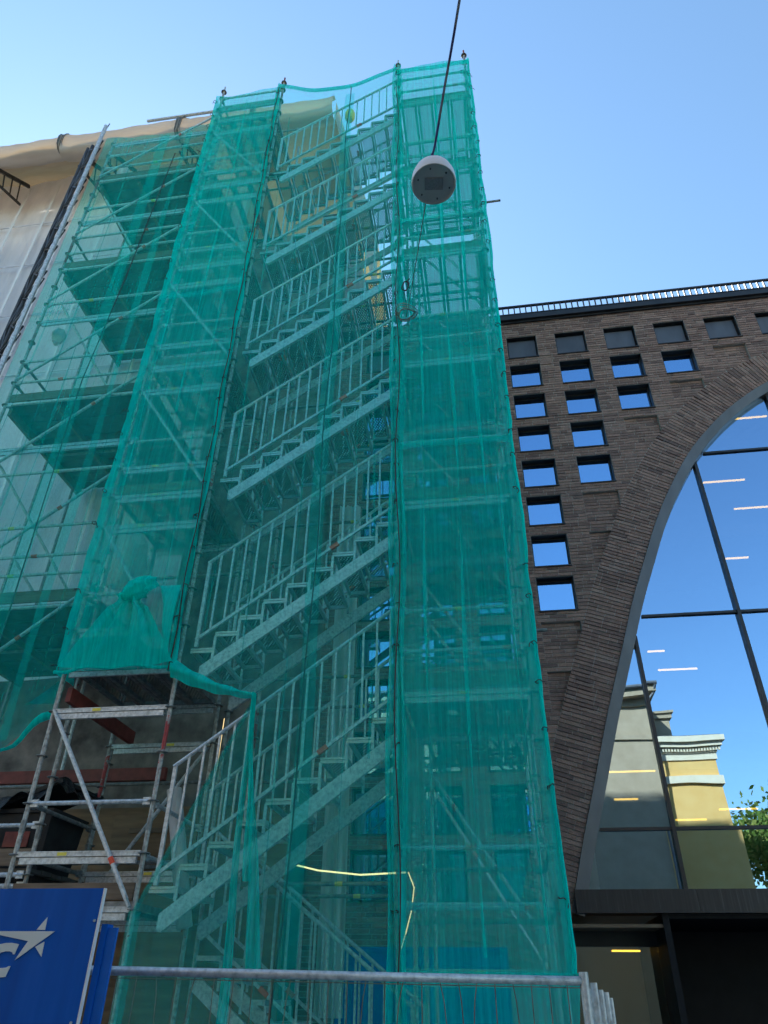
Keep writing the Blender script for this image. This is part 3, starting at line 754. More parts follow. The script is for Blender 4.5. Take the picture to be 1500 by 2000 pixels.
def flight(x0, y0, z0, label, n=NT, mirror=False, wy=1.06):
    f = thing('stair_flight', label, 'stairs', 'flights of the stair tower', (x0, y0, z0))
    if mirror: f.rotation_euler = (0, 0, math.pi)
    st = place('stringer', FS['stringer'], None, f, (0, -.01, 0)); place('stringer', FS['stringer'], None, f, (0, wy+.01, 0))
    for i in range(n):
        t = place('tread', FS['tread'], None, f, (-.05+i*RUN, .012, .50+i*RISE)); place('plate', FS['plate'], None, t)
        if i % 4 == 1: place('sticker', MB().box((RUN-.03, wy*.35, -.03), (.1, .1, .03)), M['orange'], t)
        if i < n-1:
            place('riser_bar', FS['riser'], None, t); place('riser_bar', FS['riser'], None, t, (0, wy-.02, 0))
    for y in (-.035, wy+.03):
        h = place('handrail', FS['rail'], None, f, (0, y, 1.64)); place('bottom_rail', FS['low'], None, h, (0, 0, -1.05))
        L = n*RUN-.02
        place('end_post', FS['post'], None, h, (.02, 0, -1.04))
        for i in range(15):
            x = .16+i*(L-.2)/14.5; place('baluster', FS['bal'], None, h, (x, 0, x*SL-1.04))
        place('tape', MB().box((1.62, -.0, 1.62*SL-1.05), (.12, .036, .05), Matrix.Rotation(-math.atan(SL), 3, 'Y')), M['orange'], h)
    return f
names = ['lowest flight rising to the landing bay, partly bared where the net is pulled aside', 'second galvanised flight up, starting just above the bared corner of the net',
         'third galvanised stair flight from the bottom behind the thin green net', 'fourth galvanised stair flight from the bottom behind the thin green net',
         'fifth galvanised stair flight from the bottom, next below the topmost flight', 'topmost galvanised stair flight, its balusters seen against the sky']
for k in range(-1, 5):
    flight(-3.40, TY[0]+.05, 2.914+2.515*k, names[k+1])
flight(-1.0, 10.05, -1.72, 'rear stair flight at street level climbing towards the blue sign', mirror=True)

# ------------------------------------------------------------------ scaffold behind the tower, against the brick wall
rs = thing('wall_scaffold', 'narrow walkway scaffold between the stair tower and the brick wall', 'scaffold')
RY = [9.12, 10.32]
for x in (-3.5, -.88, .44):
    for y in RY: standard(rs, x, y, G, 15.6, .69, zrmax=7)
for k, zq in enumerate(RVL):
    if zq > 15.6: continue
    for y in RY: ledger(rs, (-.88, y, zq), (.44, y, zq), 'galv_dark'); ledger(rs, (-3.5, y, zq+.9), (-.88, y, zq+.9), 'galv_dark', tape=(.6, 'yellow'))
    if 0 < k < 5:
        for i in range(4): deck(rs, -.68+i*.325, 9.72, zq+.075, .31, 1.16)
        ledger(rs, (-.88, RY[0], zq+1), (.44, RY[0], zq+1), 'galv_dark')
    brace(rs, (-.85, RY[1], zq+2.2), (.4, RY[1], zq+.2), .4)
place('led_line', MB().path([(-3.44, 8.82, 1.6), (-3.44, 8.82, 2.2), (-3.43, 8.82, 3.0)], .004), M['led'], rs)
ps = place('plastic_sheet', MB().grid([[(-2.42+.36*i/8, 10.5+.05*math.sin(i*1.9+zq*.7), zq) for i in range(9)] for zq in np.linspace(-.2, 7.4, 30)]), M['plastic'], smooth=True)
tag(ps, 'tall strip of milky plastic sheet hanging behind the stairs', 'plastic sheet')
bl = place('blue_hoarding', MB().box2((-2.2, 10.72, -1.5), (.0, 10.76, .55)).box2((-2.2, 10.70, .50), (.0, 10.718, .56)), M['sign'])
tag(bl, 'blue board leaning low against the brick wall behind the netting', 'board')

# ------------------------------------------------------------------ scaffold on the renovated building, left
ls = thing('facade_scaffold', 'wide facade scaffold with dark timber decks beside the white sheeting', 'scaffold')
LX = [-7.56, -4.99+.0]; LY = [7.8, 9.15]
standard(ls, LX[0], LY[0], G, 16.3, .55, mat='old'); standard(ls, LX[1]-.0, LY[0]+.02, G, 16.0, .55, zrmax=4)
standard(ls, LX[0], LY[1], G, 16.3, .55, zrmax=2); standard(ls, LX[1]-.1, LY[1], G, 16.0, .55, zrmax=5)
standard(ls, LX[0], 10.05, G, 16.0, .55, zrmax=2, mat='galv_dark'); standard(ls, -6.3, 10.05, G, 14, .55, zrmax=2, mat='galv')
decks = [1.05, 4.25, 8.05, 11.55, 14.55]
for zq in decks:
    ledger(ls, (LX[0], LY[0], zq), (LX[1], LY[0], zq)); ledger(ls, (LX[0], LY[1], zq), (LX[1], LY[1], zq), 'galv_dark')
    place('edge_beam', MB().beam((LX[0]+.03, LY[0]+.1, zq-.04), (LX[0]+.03, 10.25, zq-.04), .06, .16), M['wood'], ls)
    place('edge_beam', MB().beam((LX[0]+.9, LY[0]+.1, zq-.06), (LX[0]+.9, 10.25, zq-.06), .05, .09), M['wood'], ls)
    n = 11
    for i in range(n):
        y = LY[0]+.06+i*.215
        place('deck_plank', MB().box2((LX[0]-.02, y+.006, zq+.03+.006*(i % 2)), (LX[1], y+.208, zq+.07+.006*(i % 2))), M['deck_dark'], ls)
    place('toe_board', MB().box2((LX[0], LY[0]+.02, zq+.09), (LX[1], LY[0]+.045, zq+.26)), M['wood'], ls)
for zq in (4.75, 5.05, 5.55, 6.55, 8.55, 9.05, 10.55, 12.05, 12.55, 13.55, 15.05, 15.55): ledger(ls, (LX[0], LY[0], zq), (LX[1], LY[0], zq), tape=(random.uniform(.3, .8), random.choice(('yellow', 'orange'))))
for zq in (7.05, 10.05, 13.05, 16.0): uledger(ls, (LX[0], LY[0], zq), (LX[1], LY[0], zq))
for zq in (8.55, 9.05, 12.05, 12.55, 15.05, 5.05): ledger(ls, (LX[0], LY[0], zq), (LX[0], LY[1], zq), 'galv_dark')
for zq in (9.7, 13.1): ledger(ls, (LX[0], 10.05, zq), (-5.2, 10.05, zq), 'galv_dark')
for k in range(-2, 5):
    z0 = 8.57+2.03*(k-1)+0
    if z0 > 0: brace(ls, (LX[0]+.03, LY[0]-.05, z0), (LX[1]-.02, LY[0]-.05, z0+2.08), .62)
for z0 in (8.2, 11.7, 4.4): brace(ls, (LX[0]+.1, LY[0]+.2, z0+2.6), (LX[0]+1.6, 9.9, z0), None); brace(ls, (LX[0]+.15, 9.0, z0+1.4), (LX[0]+1.1, 10.0, z0-.1), None)
for i, zq in enumerate((2.6, 1.62)):
    place('red_beam', MB().beam((-7.3, 9.9+.1*i, zq), (-4.6, 9.9+.1*i, zq), .08, .17), M['red_paint'], ls) if i == 0 else None
    ledger(ls, (-7.5, 9.6, zq-.2), (-3.6, 9.6, zq-.2), 'galv_dark')
for zq, y in ((.95, 7.85), (1.55, 7.85)): ledger(ls, (LX[0], y, zq), (LX[1], y, zq))
def wrap_bag(c, s, label, seed):
    rng = random.Random(seed); P = []
    for j in range(9):
        t = j/8; row = []
        for i in range(15):
            a = 2*math.pi*i/14; rr = s*(.55+.45*math.sin(math.pi*min(1, t*1.05)))*(1+.22*math.sin(3*a+seed)+.12*math.sin(7*a+t*6))
            row.append((c[0]+rr*math.cos(a)*.7, c[1]+rr*math.sin(a)*.7, c[2]+s*2.2*(t-.5)))
        row[-1] = row[0]; P.append(row)
    return tag(place('plastic_wrap', MB().grid(P), M['plastic'], smooth=True), label, 'plastic sheet', 'plastic wraps on the scaffold')
wrap_bag((-7.35, 8.1, 10.0), .16, 'crumpled plastic wrap tied high on the outer scaffold standard by the mast', 1)
wrap_bag((-5.75, 9.3, 8.9), .26, 'milky plastic bundle standing on the scaffold deck beside the tower', 2)
wrap_bag((-5.75, 9.5, 6.0), .5, 'large milky plastic wrap hanging below the middle scaffold deck', 4)
wrap_bag((-7.75, 8.6, 16.3), .2, 'small plastic covered box at the top end of the facade scaffold', 5)

# bin, plywood door, lower clutter
bn = thing('wheelie_bin', 'black wheelie bin draped with black plastic on the scaffold platform', 'bin')
t = MB(); b0, b1 = (.27, .30), (.34, .38)
c = (-5.38, 8.45)
t.add([(c[0]+sx*b0[0], c[1]+sy*b0[1], .72) for sx, sy in ((-1, -1), (1, -1), (1, 1), (-1, 1))]+[(c[0]+sx*b1[0], c[1]+sy*b1[1], 1.72) for sx, sy in ((-1, -1), (1, -1), (1, 1), (-1, 1))],
      [(3, 2, 1, 0), (4, 5, 6, 7), (0, 1, 5, 4), (1, 2, 6, 5), (2, 3, 7, 6), (3, 0, 4, 7)])
place('body', t, M['bin'], bn)
place('rim', MB().box2((c[0]-.37, c[1]-.41, 1.725), (c[0]+.37, c[1]+.41, 1.77)), M['bin'], bn)
place('lid', MB().beam((c[0]-.36, c[1], 1.80), (c[0]+.38, c[1], 2.08), .80, .05), M['bin'], bn)
P = []
for i in range(17):
    row = []
    for j in range(13):
        u, v = i/16, j/12; x = c[0]-.42+.9*u; y = c[1]-.5+.95*v
        row.append((x, y, 1.86+.30*u+.05*math.sin(9*u+5*v)+.035*math.sin(17*v+3*u)-.35*max(0, .18-v)*4*(.6+.4*math.sin(11*u))-.3*max(0, u-.85)*4))
    P.append(row)
place('plastic_cover', MB().grid(P), M['black_plastic'], bn, smooth=True)
place('sticker', MB().box((c[0]-.03, c[1]-.365, 1.45), (.3, .012, .16)), M['red_paint'], bn)
for sx in (-1, 1): place('wheel', MB().tube((c[0]+sx*.22-.03, c[1]+.3, .62), (c[0]+sx*.22+.03, c[1]+.3, .62), .1, 14), M['black_steel'], bn)
dr = thing('plywood_door', 'brown plywood door with a strap hinge behind the bared tower bay', 'door')
place('leaf', MB().box2((-5.15, 9.75, .2), (-3.95, 9.79, 2.05)), M['ply'], dr)
place('batten', MB().box2((-4.9, 9.725, 1.8), (-4.0, 9.748, 1.86)), M['wood'], dr)
place('hinge', MB().prism([(-4.62, 1.42), (-4.62, 1.36), (-4.30, 1.385), (-4.30, 1.395)], 9.735, 9.748).box2((-4.66, 9.73, 1.32), (-4.615, 9.748, 1.46)), M['galv_dark'], dr)
tag(place('plastic_tube', MB().tube((-3.72, 8.3, 2.0), (-3.35, 8.3, .6), .085, 12), M['plastic'], smooth=True), 'rolled milky plastic sheet leaning inside the bottom stair flight', 'plastic roll')
led = thing('light_strip', 'glowing warm light strip hung across the tower at street level', 'light')
place('tube', MB().path([(-2.46, 8.95, 1.30), (-2.1, 8.95, 1.22), (-1.6, 8.95, 1.17), (-1.08, 8.95, 1.19)], .009), M['led'], led)
place('tail', MB().path([(-1.05, 8.95, 1.19), (-.97, 8.80, 1.02), (-1.0, 8.80, .80), (-1.06, 8.80, .6), (-1.13, 8.80, .4)], .006), M['led'], led)
place('lead', MB().path([(-1.13, 8.80, .4), (-1.16, 8.80, .2), (-1.12, 8.75, -.3), (-1.3, 8.7, -1.0)], .007), M['cable'], led)

# ------------------------------------------------------------------ netting
def wob(x, z, a=.03, s=0):
    return a*(math.sin(2.1*x+1.3*z+s)+.6*math.sin(5.3*x-.8*z+s*2)+.5*math.sin(.9*x+3.7*z+s*3)+.3*math.sin(11*x+.6*z))
def net_panel(name, m, xl, xr, zlist, y, nx=28, amp=.03, seed=0, parent=None, top=None, pull=None):
    P = []
    for zq in zlist:
        a, b = xl(zq) if callable(xl) else xl, xr(zq) if callable(xr) else xr
        row = []
        for i in range(nx+1):
            u = i/nx; x = a+(b-a)*u
            e = math.sin(math.pi*u)**.6 if 0 < u < 1 else 0
            row.append((x, y-.025+wob(x, zq, amp, seed)*e-(pull(u, zq) if pull else 0), zq+(top(u, zq) if top else 0)))
        P.append(row)
    return place(name, MB().grid(P), m, parent, smooth=True)
FY = TY[0]-.125
RG = [[random.Random(90+s_).gauss(0, 1) for _ in range(1)] for s_ in range(2)]
_r = random.Random(44); RAG = [[_r.uniform(-.5, 1) for _ in range(60)] for _ in range(2)]
def rag(zq, k):
    u = (zq+2)/.5+.38*k; i = int(u); f = u-i
    knot = .03*max(0, RAG[k][i % 60])*(1-f)+.03*max(0, RAG[k][(i+1) % 60])*f
    return knot-.035*abs(RAG[k][(i*7+3) % 60])*math.sin(math.pi*f)
# facade scaffold net
def n1top(u, zq): return (-.12*math.sin(math.pi*u)) if zq > 15.9 else (.55*(u > .75)*(u-.75)*4*(zq < 2.7) if zq < 2.7 else 0)
n1 = net_panel('debris_net', M['net_left'], -7.62, -5.02, list(np.linspace(2.25, 16.0, 70)), LY[0]-.16, amp=.03, seed=1, top=n1top)
tag(n1, 'loose green debris net over the facade scaffold beside the mast', 'netting', 'green debris nets')
P = []
for i in range(41):
    u = i/40; x = -7.62+2.6*u; P.append([(x, LY[0]-.17+.04*math.cos(a)+.02*math.sin(i), 2.25+.55*max(0, (u-.75)*4)*1+(.035+.025*math.sin(i*.55))*math.sin(a)+.04*math.sin(i*.9)) for a in np.linspace(0, 5.5, 7)])
place('gathered_hem', MB().grid(P), M['net_fold'], n1, smooth=True)
place('lacing_cord', MB().path([(-5.75, LY[0]-.26, 14.8), (-5.95, LY[0]-.25, 10.7), (-6.12, LY[0]-.25, 8.2), (-6.02, LY[0]-.25, 3.6)], .009), M['cable'], n1)
net_panel('overlap', M['net_left'], -6.22, -6.0, list(np.linspace(2.4, 15.6, 40)), LY[0]-.24, 4, .0, 2, n1)
net_panel('overlap', M['net_left'], lambda z: -5.62+.02*math.sin(z), lambda z: -5.5+.02*math.sin(z*1.3), list(np.linspace(2.4, 15.6, 40)), LY[0]-.25, 3, .0, 3, n1)
# left bay
zl = list(np.linspace(3.1, 16.55, 90))
n2 = net_panel('debris_net', M['net_bay'], lambda z: -5.01+rag(z, 0), -3.57, zl, FY, 20, .03, 4, top=lambda u, z: (-.14*math.sin(math.pi*u)) if z > 16.3 else 0)
tag(n2, 'green debris net over the narrow left bay of the stair tower, knotted at its foot', 'netting', 'green debris nets')
P = [[(-5.01+rag(z, 0)+.02*math.sin(z*3)*v, FY-.02+.42*v, z) for v in (0, .33, .66, 1)] for z in zl]
place('side_net', MB().grid(P), M['net_dense'], n2, smooth=True)
# knot and skirt
P = []
for j in range(15):
    t = j/14; row = []
    for i in range(41):
        u = i/40; w_ = .10+(.60*t**.9 if j > 2 else .02*j); x = -4.16+(u-.5)*2*w_-.06*t
        zq = 4.0-.86*t-.04*math.sin(u*3.14)*t
        row.append((x, FY-.10-.05*math.sin(u*19+t*2)*(1-.6*t)-.10*(1-t)-.03*math.sin(u*43)*(1-t), zq))
    P.append(row)
place('gathered_skirt', MB().grid(P), M['net_fold'], n2, smooth=True)
P = []
for j in range(13):
    a = math.pi*j/12; row = []
    for i in range(21):
        b = 2*math.pi*i/20; rr = .135*(1+.26*math.sin(4*b+5*a)+.14*math.sin(9*b-6*a)+.08*math.sin(15*b+9*a))*math.sin(a)**.7
        row.append((-4.08+rr*1.25*math.cos(b)+.10*math.cos(a), FY-.2+rr*.7*math.sin(b), 4.06+.15*math.cos(a)))
    row[-1] = row[0]; P.append(row)
place('knot', MB().grid(P), M['net_fold'], n2, smooth=True)
P = [[(-3.85+.25*t+.02*math.sin(7*t), FY-.12-.05*math.sin(v*3), 4.1-.95*t*v+.02) for v in np.linspace(0, 1, 8)] for t in np.linspace(0, 1, 8)]
place('fold', MB().grid(P), M['net_fold'], n2, smooth=True)
place('hem_roll', MB().path([(-4.98+1.42*i/20, FY-.06+.01*math.sin(i), 3.10-.02*math.sin(i*.8)+.04*math.sin(math.pi*i/20)) for i in range(21)], .02), M['net_fold'], n2)
place('lacing_cord', MB().path([(-3.57+.015*math.sin(z*4), FY-.07, z) for z in np.linspace(3.05, 16.4, 50)], .008), M['cable'], n2)
P = [[(-3.60+.05*v+.012*math.sin(z*5+v*3), FY-.05-.03*math.sin(v*7+z*2), z) for v in np.linspace(0, 1.6, 7)] for z in np.linspace(3.05, 16.6, 80)]
place('gathered_seam', MB().grid(P), M['net_fold'], n2, smooth=True)
# stair bay
def xl3(z):
    if z > 3.08: return -3.56
    if z > 2.70: return -3.56+(3.08-z)/.38*1.02
    if z > .67: return -2.54-(2.70-z)/2.03*.95
    return -3.49
zl3 = list(np.linspace(G+.02, .6, 24))+list(np.linspace(.67, 3.12, 50))+list(np.linspace(3.2, 16.5, 90))
def sag3(u, z):
    if z < 15.6: return 0
    return -.42*math.sin(math.pi*u)*(1-.0*u)*(z-15.6)/.9*(1 if u < .55 else 1)
n3 = net_panel('debris_net', M['net_stair'], xl3, -.99, zl3, FY, 30, .025, 6, top=sag3)
tag(n3, 'thin green debris net in front of the stair flights, pulled aside at the bottom corner', 'netting', 'green debris nets')
net_panel('overlap', M['net_stair'], lambda z: -2.04+.03*math.sin(z*.8), lambda z: -1.86+.03*math.sin(z*.8+.4), list(np.linspace(-.8, 15.6, 50)), FY-.065, 4, .0, 7, n3)
place('lacing_cord', MB().path([(-1.96+.02*math.sin(z*1.7)-.10*max(0, 2.5-z)/3, FY-.08, z) for z in np.linspace(15.9, -1.2, 60)], .010), M['cable'], n3)
P = []
for i in range(31):                                     # drooping top hem
    u = i/30; x = -3.55+2.57*u; zc = 16.5-.40*math.sin(math.pi*u); P.append([(x, FY-.05+.03*math.cos(a), zc-.10*math.sin(math.pi*u)+.07*math.sin(a)+.02*math.sin(u*17)) for a in np.linspace(0, 5, 6)])
place('hem_roll', MB().grid(P), M['net_mid'], n3, smooth=True)
# gathered drape at the pulled corner: loose strands falling apart
for q, (dx, w0, zb_, sd) in enumerate(((.05, .10, -.6, 1), (.30, .13, .2, 2), (.16, .07, .9, 3))):
    P = []
    for j in range(30):
        t = j/29; row = []
        for i in range(15):
            u = i/14; w_ = .02+w0*t; x = -2.53+dx*t**1.2+(u-.5)*w_+.012*math.sin(9*t+sd)
            row.append((x, FY-.06-.02*q-.03*math.sin(u*11+t*3+sd)*(1-.4*t), 2.74+(zb_-2.74)*t))
        P.append(row)
    place('gathered_drape', MB().grid(P), M['net_bay'], n3, smooth=True)
P = [[(-3.56+1.03*t, FY-.05+.035*math.cos(a), 3.10-.38*t-.05*math.sin(math.pi*t)+(.11*(1-.75*t))*(a/2.8-1)+.01*math.sin(a*9+t*20)) for a in np.linspace(0, 5.6, 10)] for t in np.linspace(0, 1, 16)]
place('pulled_hem', MB().grid(P), M['net_fold'], n3, smooth=True)
P = [[(-2.54-(.95)*t+.05*v, FY-.04-.02*math.sin(v*6), 2.72-2.05*t-.0*v) for v in np.linspace(0, 1, 4)] for t in np.linspace(0, 1, 20)]
place('edge_hem', MB().grid(P), M['net_stair'], n3, smooth=True)
P = [[(-3.52+.11*v, FY-.04-.03*math.sin(v*5+z), z) for v in np.linspace(0, 1, 5)] for z in np.linspace(G+.02, .66, 20)]
place('edge_hem', MB().grid(P), M['net_left'], n3, smooth=True)
# right bay
zr = list(np.linspace(.19, 16.5, 110))
n4 = net_panel('debris_net', M['net_dense'], -.96, lambda z: .53+rag(z, 1)*.7+.005*math.sin(z*1.9), zr, FY, 22, .03, 9, top=lambda u, z: -.03*math.sin(math.pi*u))
tag(n4, 'dense green debris net over the landing bay of the tower next to the brick wall', 'netting', 'green debris nets')
P = [[(.53+rag(z, 1)*.7+.005*math.sin(z*1.9)+.015*math.sin(v*6+z), FY-.02+1.5*v, z) for v in np.linspace(0, 1, 6)] for z in zr]
place('side_net', MB().grid(P), M['net_dense'], n4, smooth=True)
net_panel('lower_net', M['net_mid'], -.96, lambda z: .56+.04*math.sin(z*4), list(np.linspace(G+.02, .2, 16)), FY, 16, .03, 10, n4)
P = [[(-1.06+.19*v+.02*math.sin(z*2.3+v*4), FY-.06-.045*math.sin(v*17+.6*math.sin(z*1.1)), z) for v in np.linspace(0, 1, 22)] for z in np.linspace(G+.02, 16.6, 120)]
place('gathered_seam', MB().grid(P), M['net_mid'], n4, smooth=True)
place('lacing_cord', MB().path([(-.95+.03*math.sin(z*1.9), FY-.12, z) for z in np.linspace(.1, 15.5, 60)], .007), M['cable'], n4)
P = [[(-.97+1.49*u, FY-.03+.02*math.cos(a), 16.5-.12*v_+.02*math.sin(u*9)) for (a, v_) in ((0, 0), (1, .5), (2, 1), (3, 1.6), (4, 2.2))] for u in np.linspace(0, 1, 20)]
place('hem_band', MB().grid(P), M['net_fold'], n4, smooth=True)
place('hem_band', MB().path([(.54+rag(z, 1)*.7+.005*math.sin(z*1.9), FY-.03, z) for z in np.linspace(.19, 16.5, 110)], .02), M['net_fold'], n4)

# ties at the standards, creases and panel overlaps
tie = MB().path([(.034*math.cos(a), .034*math.sin(a)*.8, .006*math.sin(3*a)) for a in np.linspace(0, 2*math.pi, 11)]+[(.05, -.03, -.03), (.045, -.035, -.07)], .005, 5).mesh('tie'); tie.materials.append(M['cable'])
rt_ = random.Random(31)
for par, x, z0, z1 in ((n2, -5.0, 3.2, 16.4), (n2, -3.57, 3.2, 16.4), (n4, -.97, .7, 16.4), (n4, .52, .7, 16.4)):
    zq = z0
    while zq < z1:
        if rt_.random() < .8:
            o = place('tie', tie, None, par, (x+rt_.uniform(-.015, .015), FY-.05, zq+rt_.uniform(-.06, .06))); o.rotation_euler = (rt_.uniform(-.4, .4), rt_.uniform(-.4, .4), rt_.uniform(0, 6))
        zq += .5
def crease(par, x, z0, z1, yy, m, w_=.012):
    ph = rt_.uniform(0, 6); zz_ = np.linspace(z0, z1, 40)
    P = [[(x+(v-.5)*w_*(1+.8*math.sin(z*1.7+ph))+.02*math.sin(z*.9+ph), yy-.012*math.sin(v*3.14), z) for v in (0, .5, 1)] for z in zz_]
    place('crease', MB().grid(P), m, par, smooth=True)
for x, z0, z1 in ((-.62, 1, 9), (-.2, .3, 16.2), (.12, 5, 14), (.33, .4, 8), (-.75, 8, 16)): crease(n4, x, z0, z1, FY-.10, M['net_mid'], rt_.uniform(.008, .03))
for x, z0, z1 in ((-4.7, 4, 13), (-4.2, 7, 16), (-3.85, 3.4, 11)): crease(n2, x, z0, z1, FY-.10, M['net_mid'], rt_.uniform(.008, .025))
for x, z0, z1 in ((-3.2, 3.5, 15), (-2.7, 3.2, 12), (-1.5, -1, 13), (-1.25, 2, 15.5), (-2.2, -1.2, 6)): crease(n3, x, z0, z1, FY-.085, M['net_left'], rt_.uniform(.006, .022))
for x, z0, z1 in ((-7.2, 3, 14), (-6.7, 2.6, 15), (-6.45, 2.4, 9), (-5.35, 3, 15)): crease(n1, x, z0, z1, LY[0]-.25, M['net_left'], rt_.uniform(.01, .03))
for par, xa, xb, zq, yy in ((n4, -.96, .52, 5.95, FY-.10), (n4, -.96, .52, 10.9, FY-.10), (n2, -5.0, -3.58, 9.6, FY-.10)):
    P = [[(xa+(xb-xa)*u, yy-.01*math.sin(u*9), zq+.02*math.sin(u*5+zq)+dz) for dz in (0, .05, .11)] for u in np.linspace(0, 1, 20)]
    place('panel_overlap', MB().grid(P), M['net_left'], par, smooth=True)

# ------------------------------------------------------------------ hanging street lamp
Lp = Vector((-.155, 3.64, 5.98))
hl = thing('street_lamp', 'white dome street lamp hanging from a cable in front of the netting', 'lamp', None, Lp)
place('shade', MB().lathe([(.195, 0), (.198, .03), (.192, .10), (.17, .17), (.13, .225), (.07, .26), (.03, .27), (0, .27)], (0, 0, 0), 40), M['lamp_white'], hl, smooth=True)
fc = place('face', MB().lathe([(.0, .012), (.18, .012), (.192, -.004), (.196, .0)], (0, 0, 0), 40), M['lamp_face'], hl)
place('led_window', MB().box((.0, .0, .006), (.16, .11, .008), Matrix.Rotation(.12, 3, 'Z')), M['lamp_led'], fc)
for i in range(6):
    a = i*math.pi/3+.4; place('screw', MB().tube((.145*math.cos(a), .145*math.sin(a), .0), (.145*math.cos(a), .145*math.sin(a), .012), .007, 8), M['black_steel'], fc)
place('clamp', MB().box2((-.03, -.025, .27), (.03, .025, .36)).box2((-.012, -.05, .30), (.012, .05, .42)), M['black_steel'], hl)
Lt = Lp+Vector((0, 0, .41)); A_ = Vector((-.83, 7.33, 8.6)); E_ = Vector((2.67, -6.55, 8.0))
wi = thing('suspension_wire', 'thin steel wire strung over the street carrying the lamp', 'wire')
place('span', MB().path([A_+(Lt-A_)*t-Vector((0, 0, .06*math.sin(math.pi*t))) for t in np.linspace(0, 1, 12)], .005), M['wire'], wi)
place('span', MB().path([Lt+(E_-Lt)*t-Vector((0, 0, .10*math.sin(math.pi*t))) for t in np.linspace(0, 1, 16)], .005), M['wire'], wi)
cb = place('power_cable', MB().path([Lp+Vector((-.02, 0, .36))]+[Lt+(E_-Lt)*t-Vector((0, 0, .10*math.sin(math.pi*t)-.012+.012*math.sin(t*90))) for t in np.linspace(.01, 1, 60)], .011), M['cable_blue'])
tag(cb, 'dark blue cable running up from the hanging lamp and out of view', 'cable')
co_ = MB()
for k in range(5):
    co_.path([(-.80+(.11+.014*k)*math.cos(a+k), 7.12+(.10+.012*k)*math.sin(a+k), 8.42+.012*k+.03*math.sin(a*2+k*2)+.03*math.cos(a)) for a in np.linspace(0, 2*math.pi, 25)], .005, 5)
tag(place('wire_coil', co_, M['wire']), 'loose coil of steel wire tied at the seam of the netting', 'coil')
tag(place('cable_tie', MB().path([(-.83+.05*math.cos(a)*(1+.3*math.sin(2*a)), 7.25, 9.24+.11*math.sin(a)) for a in np.linspace(0, 6.2, 20)]+[(-.80, 7.25, 9.36), (-.77, 7.25, 9.4)], .011), M['cable']), 'black strap loop on the wire above the coil', 'strap')

# ------------------------------------------------------------------ fence, stacked panels, sign
fa, fb = Vector((-2.4, 3.90, .105)), Vector((.385, 4.6, .09)); fd = (fb-fa).normalized(); fu = Vector((0, 0, 1))
fe = thing('fence_panel', 'temporary steel mesh fence panel standing across in front of the tower', 'fence')
place('top_rail', MB().tube(fa, fb-fd*.02, .021, 12), M['galv'], fe, smooth=True)
place('bottom_rail', MB().tube(fa-fu*1.6, fb-fu*1.6, .021, 12), M['galv'], fe, smooth=True)
place('post', MB().tube(fb+Vector((0, 0, .04)), fb-fu*1.68, .024, 12), M['galv'], fe); place('post', MB().tube(fa+Vector((0, 0, .04)), fa-fu*1.68, .024, 12), M['galv'], fe)
place('cross_wire', MB().path([fa+(fb-fa)*t-fu*.03 for t in (0, 1)], .0025, 5), M['wire'], fe)
n = 30; L = (fb-fa).length
for i in range(1, n):
    t = i/n; p = fa+(fb-fa)*t; b = random.choice((0, 0, 0, 0, 0, .02, -.025)) if i not in (20, 22) else (-.035 if i == 20 else .03)
    place('mesh_wire', MB().path([p-fu*.02, p-fu*.10+fd*b*.6, p-fu*.22+fd*b, p-fu*.5+fd*b*.4, p-fu*1.58], .0028, 5), M['wire'], fe)
for i, (dx, dy, top_, nm) in enumerate(((.055, .10, .085, 'first'), (.09, .17, .055, 'second'), (.125, .24, .045, 'third'), (.15, .30, .02, 'outermost'))):
    f2 = thing('stacked_fence_panel', f'{nm} of the four upright fence panels stacked behind the end post', 'fence', 'stacked fence panels')
    q = Vector((.385+dx, 4.6+dy, top_)); dv = Vector((.085, 1, 0)).normalized()
    place('post', MB().tube(q, (q.x, q.y, G+.05), .019, 10), M['galv'], f2)
    place('post', MB().tube(q+dv*2.2, (q.x+dv.x*2.2, q.y+dv.y*2.2, G+.05), .019, 10), M['galv'], f2)
    place('top_rail', MB().tube(q-fu*.03, q+dv*2.2-fu*.03, .017, 8), M['galv'], f2)
    for k in range(1, 9): place('mesh_wire', MB().tube(q+dv*.09*k-fu*.04, q+dv*.09*k-fu*1.55, .003, 5), M['wire'], f2)
sg = thing('sign_board', 'dark blue builder\'s sign board with a white star logo and part of a letter', 'sign')
SG = .72; SY = 5.0*SG
place('panel', MB().box2((-4.6*SG, SY, -1.3), (-2.615*SG, SY+.012, .588*SG)), M['sign'], sg)
place('edge_trim', MB().box2((-2.614*SG, SY-.004, -1.3), (-2.604*SG, SY+.016, .588*SG)), M['white_edge'], sg)
LG = [[(-3.36, .34), (-2.89, .34), (-3.12, .18), (-3.06, .285), (-3.36, .333)], [(-3.02, .348), (-2.966, .42), (-2.962, .348)], [(-3.0, .253), (-2.947, .282), (-2.943, .2)]]
cc = []
def arc(pts): return pts
LG.append([(-3.30, .22), (-3.28, .255), (-3.25, .268), (-3.21, .274), (-3.17, .275), (-3.12, .268), (-3.132, .212), (-3.142, .212), (-3.148, .222), (-3.17, .228), (-3.20, .228), (-3.23, .222), (-3.25, .2), (-3.258, .17), (-3.245, .148), (-3.22, .138), (-3.19, .137), (-3.165, .14), (-3.15, .148), (-3.14, .148), (-3.155, .09), (-3.19, .087), (-3.24, .088), (-3.285, .105), (-3.31, .14), (-3.312, .18)])
for poly in LG: place('lettering', MB().prism([(px_*SG, pz_*SG) for px_, pz_ in poly], SY-.006, SY-.0015), M['sign_print'], sg)
